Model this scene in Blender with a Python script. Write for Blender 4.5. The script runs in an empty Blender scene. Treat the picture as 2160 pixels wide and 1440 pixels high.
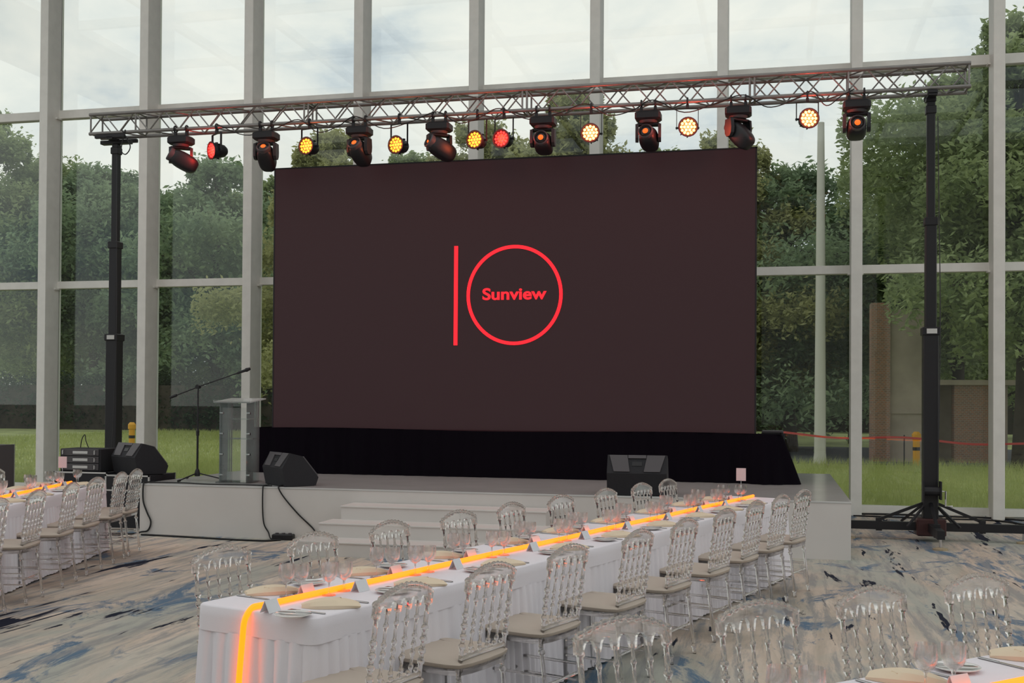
import bpy, math, random
import numpy as np
from mathutils import Vector, Matrix
random.seed(7)
rng = np.random.default_rng(11)
PI = math.pi
SC = bpy.context.scene
COL = SC.collection

# ------------------------------------------------------------------ camera
CAM_F, CAM_CY, CAM_H = 2355.83, 815.86, 1.6918
PIT, ROL, YAW = 0.0119, 0.0064, 0.2312
_F = Vector((-math.sin(YAW) * math.cos(PIT), math.cos(YAW) * math.cos(PIT), math.sin(PIT)))
_R = Vector((math.cos(YAW), math.sin(YAW), 0))
_U = _R.cross(_F)
_R2 = _R * math.cos(ROL) + _U * math.sin(ROL)
_U2 = _U * math.cos(ROL) - _R * math.sin(ROL)
cd = bpy.data.cameras.new('camera')
cam = bpy.data.objects.new('camera', cd)
COL.objects.link(cam)
m = Matrix((_R2, _U2, -_F)).transposed().to_4x4()
m.translation = Vector((0, 0, CAM_H))
cam.matrix_world = m
cd.sensor_fit = 'HORIZONTAL'
cd.sensor_width = 36.0
cd.lens = CAM_F / 2160 * 36
cd.shift_y = (CAM_CY - 720) / 2160
cd.clip_end = 1000
SC.camera = cam

# ------------------------------------------------------------------ view and sky
vs = SC.view_settings
vs.view_transform = 'Standard'
vs.look = 'None'
vs.exposure = 0.3
vs.gamma = 1.0
vs.use_curve_mapping = False
cy = SC.cycles
cy.max_bounces = 14
cy.diffuse_bounces = 4
cy.glossy_bounces = 5
cy.transmission_bounces = 12
cy.transparent_max_bounces = 16
cy.sample_clamp_indirect = 6
cy.caustics_reflective = False
cy.caustics_refractive = False
cy.use_denoising = True

W = bpy.data.worlds.new('sky')
SC.world = W
W.use_nodes = True
nt = W.node_tree
nt.nodes.clear()
def nn(t, kind, **kw):
    n = t.nodes.new(kind)
    for k, v in kw.items():
        if k in n.inputs: n.inputs[k].default_value = v
        else: setattr(n, k, v)
    return n
def ramp(t, stops, fac=None, interp='LINEAR'):
    r = t.nodes.new('ShaderNodeValToRGB')
    r.color_ramp.interpolation = interp
    e = r.color_ramp.elements
    while len(e) < len(stops): e.new(0.5)
    for i, (p, c) in enumerate(stops):
        e[i].position = p
        e[i].color = (c[0], c[1], c[2], 1)
    if fac is not None: t.links.new(fac, r.inputs[0])
    return r
tc = nn(nt, 'ShaderNodeTexCoord')
mp = nn(nt, 'ShaderNodeMapping')
mp.inputs['Scale'].default_value = (1, 1, 2.0)
mp.inputs['Location'].default_value = (4.1, 3.3, 2.2)
nt.links.new(tc.outputs['Generated'], mp.inputs['Vector'])
n1 = nn(nt, 'ShaderNodeTexNoise', Scale=4.6, Detail=8.0, Roughness=0.58, Distortion=0.35)
nt.links.new(mp.outputs['Vector'], n1.inputs['Vector'])
SKY = 1.12
cr = ramp(nt, [(0.30, (0.32, 0.37, 0.43)), (0.40, (0.50, 0.545, 0.58)), (0.48, (0.645, 0.66, 0.645)), (0.62, (0.76, 0.745, 0.70)), (0.76, (0.68, 0.69, 0.68))], n1.outputs['Fac'])
bg = nn(nt, 'ShaderNodeBackground', Strength=SKY)
nt.links.new(cr.outputs['Color'], bg.inputs['Color'])
wo = nn(nt, 'ShaderNodeOutputWorld')
nt.links.new(bg.outputs['Background'], wo.inputs['Surface'])

# ------------------------------------------------------------------ materials
def mat(name, col, rough=0.5, metal=0.0, emit=None, estr=0.0, spec=0.5, var=0.0, vscale=6.0, bump=0.0, bscale=60.0, trans=0.0, ior=1.45, coat=0.0, sheen=0.0):
    m = bpy.data.materials.new(name)
    m.use_nodes = True
    t = m.node_tree
    b = t.nodes['Principled BSDF']
    b.inputs['Base Color'].default_value = (*col, 1)
    b.inputs['Roughness'].default_value = rough
    b.inputs['Metallic'].default_value = metal
    b.inputs['Specular IOR Level'].default_value = spec
    b.inputs['Transmission Weight'].default_value = trans
    b.inputs['IOR'].default_value = ior
    b.inputs['Coat Weight'].default_value = coat
    b.inputs['Sheen Weight'].default_value = sheen
    if emit:
        b.inputs['Emission Color'].default_value = (*emit, 1)
        b.inputs['Emission Strength'].default_value = estr
    if var or bump:
        c = nn(t, 'ShaderNodeTexCoord')
        if var:
            n = nn(t, 'ShaderNodeTexNoise', Scale=vscale, Detail=4.0)
            t.links.new(c.outputs['Object'], n.inputs['Vector'])
            r = ramp(t, [(0.3, [x * (1 - var) for x in col]), (0.7, [min(1, x * (1 + var)) for x in col])], n.outputs['Fac'])
            t.links.new(r.outputs['Color'], b.inputs['Base Color'])
        if bump:
            n = nn(t, 'ShaderNodeTexNoise', Scale=bscale, Detail=3.0)
            t.links.new(c.outputs['Object'], n.inputs['Vector'])
            bp = nn(t, 'ShaderNodeBump', Strength=bump, Distance=0.01)
            t.links.new(n.outputs['Fac'], bp.inputs['Height'])
            t.links.new(bp.outputs['Normal'], b.inputs['Normal'])
    return m

def mat_glass(name, tint, refl_ior=1.5, haze=0.0, hazecol=(0.5, 0.6, 0.6), boost=1.0):
    """window glass: tinted see-through sheet with a fresnel reflection and an optional whitish diffuse haze"""
    m = bpy.data.materials.new(name)
    m.use_nodes = True
    t = m.node_tree
    t.nodes.clear()
    o = nn(t, 'ShaderNodeOutputMaterial')
    tr = nn(t, 'ShaderNodeBsdfTransparent')
    tr.inputs['Color'].default_value = (*tint, 1)
    gl = nn(t, 'ShaderNodeBsdfGlossy', Roughness=0.01)
    gl.inputs['Color'].default_value = (0.9, 0.97, 0.96, 1)
    fr = nn(t, 'ShaderNodeFresnel', IOR=refl_ior)
    mx = nn(t, 'ShaderNodeMixShader')
    t.links.new(fr.outputs[0], mx.inputs[0])
    t.links.new(tr.outputs[0], mx.inputs[1])
    t.links.new(gl.outputs[0], mx.inputs[2])
    last = mx
    if haze:
        df = nn(t, 'ShaderNodeBsdfDiffuse')
        df.inputs['Color'].default_value = (*hazecol, 1)
        m2 = nn(t, 'ShaderNodeMixShader', )
        m2.inputs[0].default_value = haze
        t.links.new(mx.outputs[0], m2.inputs[1])
        t.links.new(df.outputs[0], m2.inputs[2])
        last = m2
    t.links.new(last.outputs[0], o.inputs['Surface'])
    return m

def mat_acrylic(name, tint=(0.97, 0.96, 0.95), rough=0.02, see=0.45):
    """clear cast acrylic: refracting glass softened with straight transparency so stacked parts stay bright"""
    m = bpy.data.materials.new(name)
    m.use_nodes = True
    t = m.node_tree
    t.nodes.clear()
    o = nn(t, 'ShaderNodeOutputMaterial')
    g = nn(t, 'ShaderNodeBsdfGlass', Roughness=rough, IOR=1.49)
    g.inputs['Color'].default_value = (*tint, 1)
    tr = nn(t, 'ShaderNodeBsdfTransparent')
    tr.inputs['Color'].default_value = (*tint, 1)
    mx = nn(t, 'ShaderNodeMixShader')
    mx.inputs[0].default_value = see
    t.links.new(g.outputs[0], mx.inputs[1])
    t.links.new(tr.outputs[0], mx.inputs[2])
    t.links.new(mx.outputs[0], o.inputs['Surface'])
    return m

def mat_carpet():
    m = bpy.data.materials.new('carpet')
    m.use_nodes = True
    t = m.node_tree
    b = t.nodes['Principled BSDF']
    b.inputs['Roughness'].default_value = 0.95
    b.inputs['Specular IOR Level'].default_value = 0.15
    c = nn(t, 'ShaderNodeTexCoord')
    def noise(sc, scale, detail=5.0, rough=0.6, dist=0.0, loc=(0, 0, 0)):
        mp = nn(t, 'ShaderNodeMapping')
        mp.inputs['Scale'].default_value = sc
        mp.inputs['Location'].default_value = loc
        mp.inputs['Rotation'].default_value = (0, 0, 0.05)
        t.links.new(c.outputs['Object'], mp.inputs['Vector'])
        n = nn(t, 'ShaderNodeTexNoise', Scale=scale, Detail=detail, Roughness=rough, Distortion=dist)
        t.links.new(mp.outputs['Vector'], n.inputs['Vector'])
        return n.outputs['Fac']
    def mix(fac, a, bcol):
        mx = nn(t, 'ShaderNodeMix', data_type='RGBA')
        t.links.new(fac, mx.inputs[0])
        t.links.new(a, mx.inputs[6])
        if hasattr(bcol, 'is_linked') or not isinstance(bcol, tuple): t.links.new(bcol, mx.inputs[7])
        else: mx.inputs[7].default_value = (*bcol, 1)
        return mx.outputs[2]
    base = ramp(t, [(0.32, (0.40, 0.35, 0.29)), (0.5, (0.62, 0.52, 0.43)), (0.68, (0.76, 0.65, 0.55))], noise((1, 0.22, 1), 2.6, 8, 0.7, 0.6)).outputs['Color']
    # grey green washes, blue brush patches, near black strokes
    wash = ramp(t, [(0.44, (0, 0, 0)), (0.60, (0.8, 0.8, 0.8))], noise((1, 0.35, 1), 0.9, 6, 0.62, 0.8, (3, 1, 0))).outputs['Color']
    base = mix(wash, base, (0.42, 0.45, 0.405))
    blue = ramp(t, [(0.535, (0, 0, 0)), (0.60, (0.9, 0.9, 0.9))], noise((1, 0.42, 1), 1.7, 9, 0.72, 1.0, (7, 4, 0))).outputs['Color']
    base = mix(blue, base, (0.09, 0.17, 0.27))
    fine = ramp(t, [(0.48, (0, 0, 0)), (0.60, (0.75, 0.75, 0.75))], noise((1, 0.10, 1), 9.0, 6, 0.7, 0.4, (1, 9, 0))).outputs['Color']
    base = mix(fine, base, (0.30, 0.30, 0.30))
    ink = ramp(t, [(0.605, (0, 0, 0)), (0.625, (1, 1, 1))], noise((1, 0.13, 1), 4.2, 6, 0.60, 0.5, (12, 2, 0))).outputs['Color']
    base = mix(ink, base, (0.018, 0.022, 0.04))
    t.links.new(base, b.inputs['Base Color'])
    bp = nn(t, 'ShaderNodeBump', Strength=0.35, Distance=0.01)
    t.links.new(noise((1, 1, 1), 160.0, 2), bp.inputs['Height'])
    t.links.new(bp.outputs['Normal'], b.inputs['Normal'])
    return m

def mat_leaf(name, dark, light, scale=0.9):
    m = bpy.data.materials.new(name)
    m.use_nodes = True
    t = m.node_tree
    t.nodes.clear()
    o = nn(t, 'ShaderNodeOutputMaterial')
    c = nn(t, 'ShaderNodeTexCoord')
    n = nn(t, 'ShaderNodeTexNoise', Scale=scale, Detail=6.0, Roughness=0.75)
    t.links.new(c.outputs['Object'], n.inputs['Vector'])
    r = ramp(t, [(0.32, dark), (0.68, light)], n.outputs['Fac'])
    d = nn(t, 'ShaderNodeBsdfDiffuse')
    tl = nn(t, 'ShaderNodeBsdfTranslucent')
    t.links.new(r.outputs['Color'], d.inputs['Color'])
    t.links.new(r.outputs['Color'], tl.inputs['Color'])
    mx = nn(t, 'ShaderNodeMixShader')
    mx.inputs[0].default_value = 0.48
    t.links.new(d.outputs[0], mx.inputs[1])
    t.links.new(tl.outputs[0], mx.inputs[2])
    t.links.new(mx.outputs[0], o.inputs['Surface'])
    return m

def mat_brick():
    m = bpy.data.materials.new('brick')
    m.use_nodes = True
    t = m.node_tree
    b = t.nodes['Principled BSDF']
    b.inputs['Roughness'].default_value = 0.9
    c = nn(t, 'ShaderNodeTexCoord')
    mp = nn(t, 'ShaderNodeMapping')
    mp.inputs['Rotation'].default_value = (PI / 2, 0, 0)
    t.links.new(c.outputs['Object'], mp.inputs['Vector'])
    bt = nn(t, 'ShaderNodeTexBrick', Scale=4.5)
    bt.inputs['Color1'].default_value = (0.40, 0.20, 0.13, 1)
    bt.inputs['Color2'].default_value = (0.27, 0.17, 0.13, 1)
    bt.inputs['Mortar'].default_value = (0.36, 0.31, 0.26, 1)
    bt.inputs['Mortar Size'].default_value = 0.03
    t.links.new(mp.outputs['Vector'], bt.inputs['Vector'])
    t.links.new(bt.outputs['Color'], b.inputs['Base Color'])
    return m

def mat_signprint():
    """tiny pink printed grid on the table number cards"""
    m = bpy.data.materials.new('card_print')
    m.use_nodes = True
    t = m.node_tree
    b = t.nodes['Principled BSDF']
    b.inputs['Roughness'].default_value = 0.6
    c = nn(t, 'ShaderNodeTexCoord')
    bt = nn(t, 'ShaderNodeTexBrick', Scale=26.0)
    bt.inputs['Color1'].default_value = (0.55, 0.28, 0.33, 1)
    bt.inputs['Color2'].default_value = (0.75, 0.45, 0.5, 1)
    bt.inputs['Mortar'].default_value = (0.85, 0.66, 0.68, 1)
    bt.inputs['Mortar Size'].default_value = 0.12
    mp = nn(t, 'ShaderNodeMapping')
    mp.inputs['Rotation'].default_value = (PI / 2, 0, 0)
    t.links.new(c.outputs['Object'], mp.inputs['Vector'])
    t.links.new(mp.outputs['Vector'], bt.inputs['Vector'])
    t.links.new(bt.outputs['Color'], b.inputs['Base Color'])
    return m

M = {}
M['carpet'] = mat_carpet()
M['paint'] = mat('mullion_paint', (0.84, 0.83, 0.78), 0.45, var=0.04)
M['ceiling'] = mat('ceiling_white', (0.75, 0.75, 0.73), 0.9)
M['backwall'] = mat('back_wall_paint', (0.6, 0.59, 0.57), 0.8)
M['pane'] = mat_glass('window_glass', (0.915, 0.935, 0.92), 1.40)
M['stage'] = mat('stage_white', (0.68, 0.65, 0.625), 0.55, var=0.03, vscale=1.5)
M['stage_top'] = mat('stage_deck_gloss', (0.56, 0.56, 0.55), 0.16, var=0.05, vscale=2.0)
M['screen'] = mat('led_screen_black_hazed', (0.022, 0.018, 0.02), 0.5, spec=0.3, emit=(1.0, 0.36, 0.42), estr=0.016)  # even maroon emission stands in for red haze over the screen
M['red_led'] = mat('red_led', (0.3, 0.01, 0.01), 0.5, emit=(1.0, 0.012, 0.022), estr=1.4)
M['black'] = mat('black_satin', (0.014, 0.014, 0.017), 0.45)
M['black_rough'] = mat('black_rough', (0.018, 0.018, 0.022), 0.75, bump=0.2)
M['drape'] = mat('black_velour', (0.0045, 0.003, 0.006), 0.95, spec=0.1)
M['charcoal'] = mat('charcoal_plastic', (0.085, 0.078, 0.085), 0.5)
M['rubber'] = mat('rubber', (0.012, 0.012, 0.012), 0.8)
M['cable'] = mat('cable_black', (0.012, 0.012, 0.013), 0.6)
M['alu'] = mat('truss_aluminium', (0.26, 0.25, 0.24), 0.42, metal=0.7, var=0.08)
M['steel'] = mat('bright_steel', (0.62, 0.62, 0.62), 0.25, metal=1.0)
M['acrylic'] = mat_acrylic('clear_acrylic', see=0.28)
M['acrylic_sheet'] = mat_glass('acrylic_sheet', (0.95, 0.965, 0.96), 1.30, haze=0.09, hazecol=(0.85, 0.87, 0.87))  # white diffuse share paints in the bright lit edges of clear sheets
M['wineglass'] = mat_acrylic('drinking_glass', (0.99, 0.98, 0.98), 0.0, 0.55)
M['cushion'] = mat('ivory_cushion', (0.55, 0.47, 0.40), 0.75, bump=0.1, bscale=200)
M['linen'] = mat('white_linen', (0.84, 0.81, 0.86), 0.85, bump=0.08, bscale=250)
M['napkin'] = mat('cream_napkin', (0.80, 0.67, 0.50), 0.85)
M['china'] = mat('white_china', (0.78, 0.78, 0.76), 0.15)
M['card'] = mat('white_card', (0.72, 0.75, 0.78), 0.7)
M['print'] = mat_signprint()
M['cutlery'] = mat('cutlery_steel', (0.5, 0.5, 0.5), 0.2, metal=1.0)
M['neon'] = mat('orange_neon', (0.5, 0.1, 0.02), 0.4, emit=(1.0, 0.135, 0.0012), estr=2.7)
M['lens'] = mat('lens_glass', (0.03, 0.02, 0.02), 0.08)
M['lens_reflection'] = mat('orange_reflection', (0.3, 0.05, 0.01), 0.3, emit=(1.0, 0.13, 0.01), estr=1.1)  # orange reflection in the lens, given its own emission
M['par_amber'] = mat('par_cells_amber', (0.3, 0.1, 0.02), 0.3, emit=(1.0, 0.30, 0.02), estr=2.6)
M['par_red'] = mat('par_cells_red', (0.3, 0.02, 0.02), 0.3, emit=(1.0, 0.025, 0.02), estr=2.6)
M['par_hot'] = mat('par_cells_hot', (0.4, 0.2, 0.05), 0.3, emit=(1.0, 0.40, 0.07), estr=8.0)
M['par_face_glow'] = mat('par_face', (0.10, 0.03, 0.02), 0.35, emit=(1.0, 0.06, 0.01), estr=1.5)  # red halo round the cells put into the face plate as emission
M['foot_pad'] = mat('plywood_pad', (0.42, 0.34, 0.22), 0.7)
M['winch'] = mat('dark_red_steel', (0.06, 0.022, 0.022), 0.5)
M['label_white'] = mat('label_white', (0.6, 0.6, 0.58), 0.6)
M['lawn'] = mat('lawn_soil', (0.38, 0.42, 0.18), 0.95, var=0.35, vscale=0.6)
M['grass'] = mat_leaf('grass_blades', (0.34, 0.40, 0.13), (0.62, 0.65, 0.30), 0.8)
M['leaf_mid'] = mat_leaf('leaf_mid', (0.22, 0.29, 0.15), (0.50, 0.57, 0.29))
M['leaf_dark'] = mat_leaf('leaf_dark', (0.17, 0.25, 0.16), (0.42, 0.52, 0.30))
M['leaf_warm'] = mat_leaf('leaf_olive', (0.30, 0.31, 0.15), (0.60, 0.60, 0.30))
M['bark'] = mat('bark', (0.06, 0.048, 0.036), 0.95, var=0.3, vscale=3, bump=0.5, bscale=12)
M['pole'] = mat('white_pole', (0.62, 0.60, 0.55), 0.5)
M['brick'] = mat_brick()
M['concrete'] = mat('concrete', (0.44, 0.37, 0.31), 0.9, var=0.2, vscale=1.2)
M['asphalt'] = mat('asphalt', (0.10, 0.105, 0.12), 0.9)
M['yellow'] = mat('yellow_paint', (0.75, 0.36, 0.02), 0.5)
M['tape'] = mat('red_tape', (0.55, 0.07, 0.07), 0.6)
M['hedge'] = mat_leaf('hedge_leaf', (0.04, 0.065, 0.045), (0.11, 0.15, 0.085))

# ------------------------------------------------------------------ mesh helpers
class MB:
    def __init__(s): s.v, s.f = [], []
    def add(s, vs, fs):
        o = len(s.v)
        s.v += [tuple(p) for p in vs]
        s.f += [tuple(i + o for i in f) for f in fs]
        return s
    def box(s, x0, x1, y0, y1, z0, z1, ch=0.0):
        if not ch:
            return s.add([(x, y, z) for x in (x0, x1) for y in (y0, y1) for z in (z0, z1)],
                         [(0, 1, 3, 2), (4, 6, 7, 5), (0, 4, 5, 1), (2, 3, 7, 6), (0, 2, 6, 4), (1, 5, 7, 3)])
        c = ch
        def loop(xa, xb, ya, yb, z):
            return [(xa + c, ya, z), (xb - c, ya, z), (xb, ya + c, z), (xb, yb - c, z), (xb - c, yb, z), (xa + c, yb, z), (xa, yb - c, z), (xa, ya + c, z)]
        rings = [loop(x0 + c, x1 - c, y0 + c, y1 - c, z0), loop(x0, x1, y0, y1, z0 + c), loop(x0, x1, y0, y1, z1 - c), loop(x0 + c, x1 - c, y0 + c, y1 - c, z1)]
        return s.rings(rings)
    def rings(s, rings, cap=True, closed=True):
        n = len(rings[0])
        vs = [p for r in rings for p in r]
        fs = []
        for i in range(len(rings) - 1):
            for j in range(n if closed else n - 1):
                k = (j + 1) % n
                fs.append((i * n + j, i * n + k, (i + 1) * n + k, (i + 1) * n + j))
        if cap:
            fs.append(tuple(range(n - 1, -1, -1)))
            fs.append(tuple((len(rings) - 1) * n + j for j in range(n)))
        return s.add(vs, fs)
    def lathe(s, prof, n=12, c=(0, 0), cap=True):
        return s.rings([[(c[0] + r * math.cos(2 * PI * j / n), c[1] + r * math.sin(2 * PI * j / n), z) for j in range(n)] for r, z in prof], cap)
    def tube(s, pts, r, n=8, cap=True):
        pts = [Vector(p) for p in pts]
        rr = r if isinstance(r, (list, tuple)) else [r] * len(pts)
        rings, prev = [], None
        for i, p in enumerate(pts):
            t = (pts[min(i + 1, len(pts) - 1)] - pts[max(i - 1, 0)]).normalized()
            if prev is None:
                a = Vector((0, 0, 1)) if abs(t.z) < 0.9 else Vector((1, 0, 0))
                u = t.cross(a).normalized()
            else:
                u = (prev - t * prev.dot(t)).normalized()
            w = t.cross(u)
            prev = u
            rings.append([p + (u * math.cos(2 * PI * j / n) + w * math.sin(2 * PI * j / n)) * rr[i] for j in range(n)])
        return s.rings(rings, cap)
    def bar(s, a, b, w, h=None, up=(0, 0, 1)):
        a, b = Vector(a), Vector(b)
        h = w if h is None else h
        t = (b - a).normalized()
        up = Vector(up)
        if abs(t.dot(up)) > 0.98: up = Vector((0, 1, 0))
        u = t.cross(up).normalized()
        v = u.cross(t)
        q = [(-1, -1), (1, -1), (1, 1), (-1, 1)]
        return s.rings([[p + u * (x * w / 2) + v * (y * h / 2) for x, y in q] for p in (a, b)])
    def prism(s, poly, h0, h1, axis='y'):
        f = {'y': lambda a, b, h: (a, h, b), 'x': lambda a, b, h: (h, a, b), 'z': lambda a, b, h: (a, b, h)}[axis]
        return s.rings([[f(a, b, h) for a, b in poly] for h in (h0, h1)])
    def xf(s, mtx):
        s.v = [tuple(mtx @ Vector(p)) for p in s.v]
        return s
    def mesh(s, name, material, smooth=False):
        me = bpy.data.meshes.new(name)
        me.from_pydata(s.v, [], s.f)
        me.materials.append(material)
        me.validate()
        import bmesh
        bm = bmesh.new()
        bm.from_mesh(me)
        bmesh.ops.recalc_face_normals(bm, faces=bm.faces)
        bm.to_mesh(me)
        bm.free()
        if smooth is not False:
            for p in me.polygons: p.use_smooth = True
            try: me.set_sharp_from_angle(angle=math.radians(smooth if smooth is not True else 40))
            except Exception: pass
        return me
    def build(s, name, material, parent=None, smooth=False, **kw):
        return obj(name, s.mesh(name, material, smooth), parent, **kw)

def obj(name, data, parent=None, loc=(0, 0, 0), rot=(0, 0, 0), **props):
    o = bpy.data.objects.new(name, data)
    COL.objects.link(o)
    o.location = loc
    o.rotation_euler = rot
    if parent: o.parent = parent
    for k, v in props.items(): o[k] = v
    return o
def thing(name, label, cat, loc=(0, 0, 0), rz=0.0, group=None, kind=None):
    o = obj(name, None, None, loc, (0, 0, rz))
    o.empty_display_size = 0.1
    tag(o, label, cat, group, kind)
    return o
def tag(o, label=None, cat=None, group=None, kind=None):
    if label: o['label'] = label
    if cat: o['category'] = cat
    if group: o['group'] = group
    if kind: o['kind'] = kind
    return o
def copy_tree(o, parent=None):
    c = o.copy()
    COL.objects.link(c)
    if parent is not None: c.parent = parent
    for ch in list(o.children): copy_tree(ch, c)
    return c
def smooth_path(pts, n=6):
    P = [Vector(p) for p in pts]
    out = []
    for i in range(len(P) - 1):
        a, b, c, d = P[max(i - 1, 0)], P[i], P[i + 1], P[min(i + 2, len(P) - 1)]
        for k in range(n):
            t = k / n
            out.append(0.5 * ((2 * b) + (c - a) * t + (2 * a - 5 * b + 4 * c - d) * t * t + (3 * b - a - 3 * c + d) * t ** 3))
    out.append(P[-1])
    return out
ORD = ['first', 'second', 'third', 'fourth', 'fifth', 'sixth', 'seventh', 'eighth', 'ninth', 'tenth', 'eleventh', 'twelfth']
#SECTION structure
# ------------------------------------------------------------------ room shell
YG, YF, MW = 17.85, 17.41, 0.162
MX = [-12.717 + 1.986 * k for k in range(-2, 11)]
ZT = [(0.02, 0.13), (3.655, 3.785), (6.735, 6.885), (9.85, 10.0)]
ZC = 12.4
MB().box(-24, 17, -15, 18.0, -0.12, 0.0).build('floor', M['carpet'], kind='structure', label='patterned carpet of beige, grey and blue brush strokes')
ce = MB().box(-24, 17, 14.6, 18.2, ZC, ZC + 0.3).box(-24, 17, -15, -13, ZC, ZC + 0.3).box(-24, -20, -13, 14.6, ZC, ZC + 0.3).box(14, 17, -13, 14.6, ZC, ZC + 0.3)
for i in range(12): ce.box(-20 + 3 * i - 0.08, -20 + 3 * i + 0.08, -13, 14.6, ZC, ZC + 0.25)
for i in range(6): ce.box(-20, 14, -9 + 4 * i - 0.08, -9 + 4 * i + 0.08, ZC, ZC + 0.25)
ce.build('ceiling', M['ceiling'], kind='structure', label='white ceiling grid with a large roof light')
MB().box(-24, 17, -15.2, -15, 0, ZC).build('wall_back', M['backwall'], kind='structure')
for k, x in enumerate(MX):
    t = obj('trim_%d' % (k + 1), MB().box(x - MW / 2, x + MW / 2, YF, YG - 0.05, 0, ZC, 0.006).mesh('trim', M['paint']), None, kind='structure', label='pale grey steel mullion fin of the window wall')
    MB().box(x - 0.045, x + 0.045, YG - 0.06, YG + 0.06, 0, ZC).build('glazing_bead', M['paint'], t)
    for (z0, z1) in ZT:
        MB().box(x - MW / 2 - 0.035, x + MW / 2 + 0.035, YG - 0.20, YG - 0.055, z0 - 0.025, z0 + 0.0).build('bracket', M['paint'], t)
for k in range(len(MX) - 1):
    xa, xb = MX[k] + 0.045, MX[k + 1] - 0.045
    w = obj('window_%d' % (k + 1), None, None, ((xa + xb) / 2, YG, 0), kind='structure', label='floor to ceiling glazed bay of the window wall')
    L = (xb - xa) / 2
    for i, (z0, z1) in enumerate(ZT):
        MB().box(-L, L, -0.10, 0.05, z0, z1, 0.004).build('sill_rail' if i == 0 else 'transom', M['paint'], w)
    edges = [z for p in ZT for z in p][1:] + [ZC]
    for i in range(4):
        MB().box(-L, L, -0.006, 0.006, edges[2 * i], edges[2 * i + 1]).build('pane', M['pane'], w)

# ------------------------------------------------------------------ stage and steps
SX0, SX1, SY0, SY1, SZ = -7.70, 0.805, 12.49, 17.28, 0.626
stage = thing('stage_platform', 'low white stage platform in front of the window wall under the big screen', 'stage', ((SX0 + SX1) / 2, SY0, 0))
cx = (SX0 + SX1) / 2
MB().box(SX0 - cx, SX1 - cx, 0, SY1 - SY0, SZ - 0.022, SZ, 0.004).build('deck', M['stage_top'], stage)
MB().box(SX0 - cx + 0.006, SX1 - cx - 0.006, 0.006, 0.03, 0, SZ - 0.022).build('front_fascia', M['stage'], stage)
MB().box(SX1 - cx - 0.03, SX1 - cx - 0.006, 0.03, SY1 - SY0 - 0.01, 0, SZ - 0.022).build('side_fascia', M['stage'], stage)
MB().box(SX0 - cx + 0.006, SX0 - cx + 0.03, 0.03, SY1 - SY0 - 0.01, 0, SZ - 0.022).build('side_fascia', M['stage'], stage)
MB().box(SX0 - cx + 0.03, SX1 - cx - 0.03, SY1 - SY0 - 0.03, SY1 - SY0 - 0.006, 0, SZ - 0.022).build('back_fascia', M['stage'], stage)
st = thing('stage_steps', 'three wide white steps leading up to the front of the stage', 'steps', (-3.65, 12.49, 0))
for i in range(3):
    h = SZ * (3 - i) / 4
    x0, x1 = -1.20 - 0.10 * i, 1.20 + 0.05 * i
    y0, y1 = -0.42 - 0.40 * i, -0.005 - 0.40 * i if i else -0.005
    b = MB().box(x0, x1, y0, y1, 0, h - 0.02)
    o = b.build('step', M['stage'], st)
    MB().box(x0 - 0.008, x1 + 0.008, y0 - 0.012, y1, h - 0.02, h, 0.004).build('tread', M['stage'], o)

# ------------------------------------------------------------------ LED screen, logo and drape
SCY = 14.95
sx0, sx1, sz0, sz1 = -7.085, -0.238, 1.20, 5.035
scr = thing('led_screen', 'huge black video wall showing a red line and ringed word on the stage', 'screen', ((sx0 + sx1) / 2, SCY, SZ))
hw = (sx1 - sx0) / 2
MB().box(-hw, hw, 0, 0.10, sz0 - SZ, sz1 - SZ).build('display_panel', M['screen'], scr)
fr = MB()
for a in (-hw, hw): fr.box(a - (0 if a < 0 else 0.02), a + (0.02 if a < 0 else 0), -0.004, 0.0, sz0 - SZ, sz1 - SZ)
fr.box(-hw, hw, -0.004, 0, sz1 - SZ - 0.02, sz1 - SZ)
fr.build('edge_strip', M['black'], scr)
for i in range(8):
    x = -hw + 0.25 + i * (2 * hw - 0.5) / 7
    f = MB().box(x - 0.03, x + 0.03, 0.10, 0.16, 0, sz1 - SZ - 0.1).build('rear_upright', M['black'], scr)
    MB().bar((x, 0.16, 2.2), (x, 1.25, 0.03), 0.05).build('rear_brace', M['black'], f)
MB().box(-hw, hw, 0.005, 0.10, 0.0, sz0 - SZ).build('plinth_frame', M['black'], scr)
def wall_pt(px, py, Y):
    d = _F + _R2 * ((px - 1080) / CAM_F) - _U2 * ((py - CAM_CY) / CAM_F)
    return Vector((0, 0, CAM_H)) + d * (Y / d.y)
def loc_s(px, py):
    p = wall_pt(px, py, SCY)
    return p.x - (sx0 + sx1) / 2, p.z - SZ
# logo: upright line and ring with the word
xa, za = loc_s(962.5, 519); xb, zb = loc_s(962.5, 728)
MB().box(xa - 0.027, xa + 0.027, -0.010, -0.002, zb, za).build('logo_line', M['red_led'], scr)
xl, zc1 = loc_s(984.5, 621); xr, _ = loc_s(1187, 621); _, zt = loc_s(1086, 516.5); _, zb = loc_s(1086, 727.5)
rx, rz, cxr, czr = (xr - xl) / 2, (zt - zb) / 2, (xl + xr) / 2, (zt + zb) / 2
ring = MB()
N = 72
vsr, fsr = [], []
for j in range(N):
    a = 2 * PI * j / N
    for k, (wr, yy) in enumerate(((0.0, -0.010), (0.046, -0.010), (0.046, -0.002), (0.0, -0.002))):
        vsr.append((cxr + (rx - wr) * math.cos(a), yy, czr + (rz - wr) * math.sin(a)))
for j in range(N):
    q = (j + 1) % N
    for k in range(4):
        l = (k + 1) % 4
        fsr.append((j * 4 + k, j * 4 + l, q * 4 + l, q * 4 + k))
ring.add(vsr, fsr).build('logo_ring', M['red_led'], scr)
fc = bpy.data.curves.new('lettering', 'FONT')
fc.body = 'Sunview'
fc.size = 1.0
fc.offset = 0.022
fc.extrude = 0.004
fo = bpy.data.objects.new('lettering_source', fc)
COL.objects.link(fo)
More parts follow.
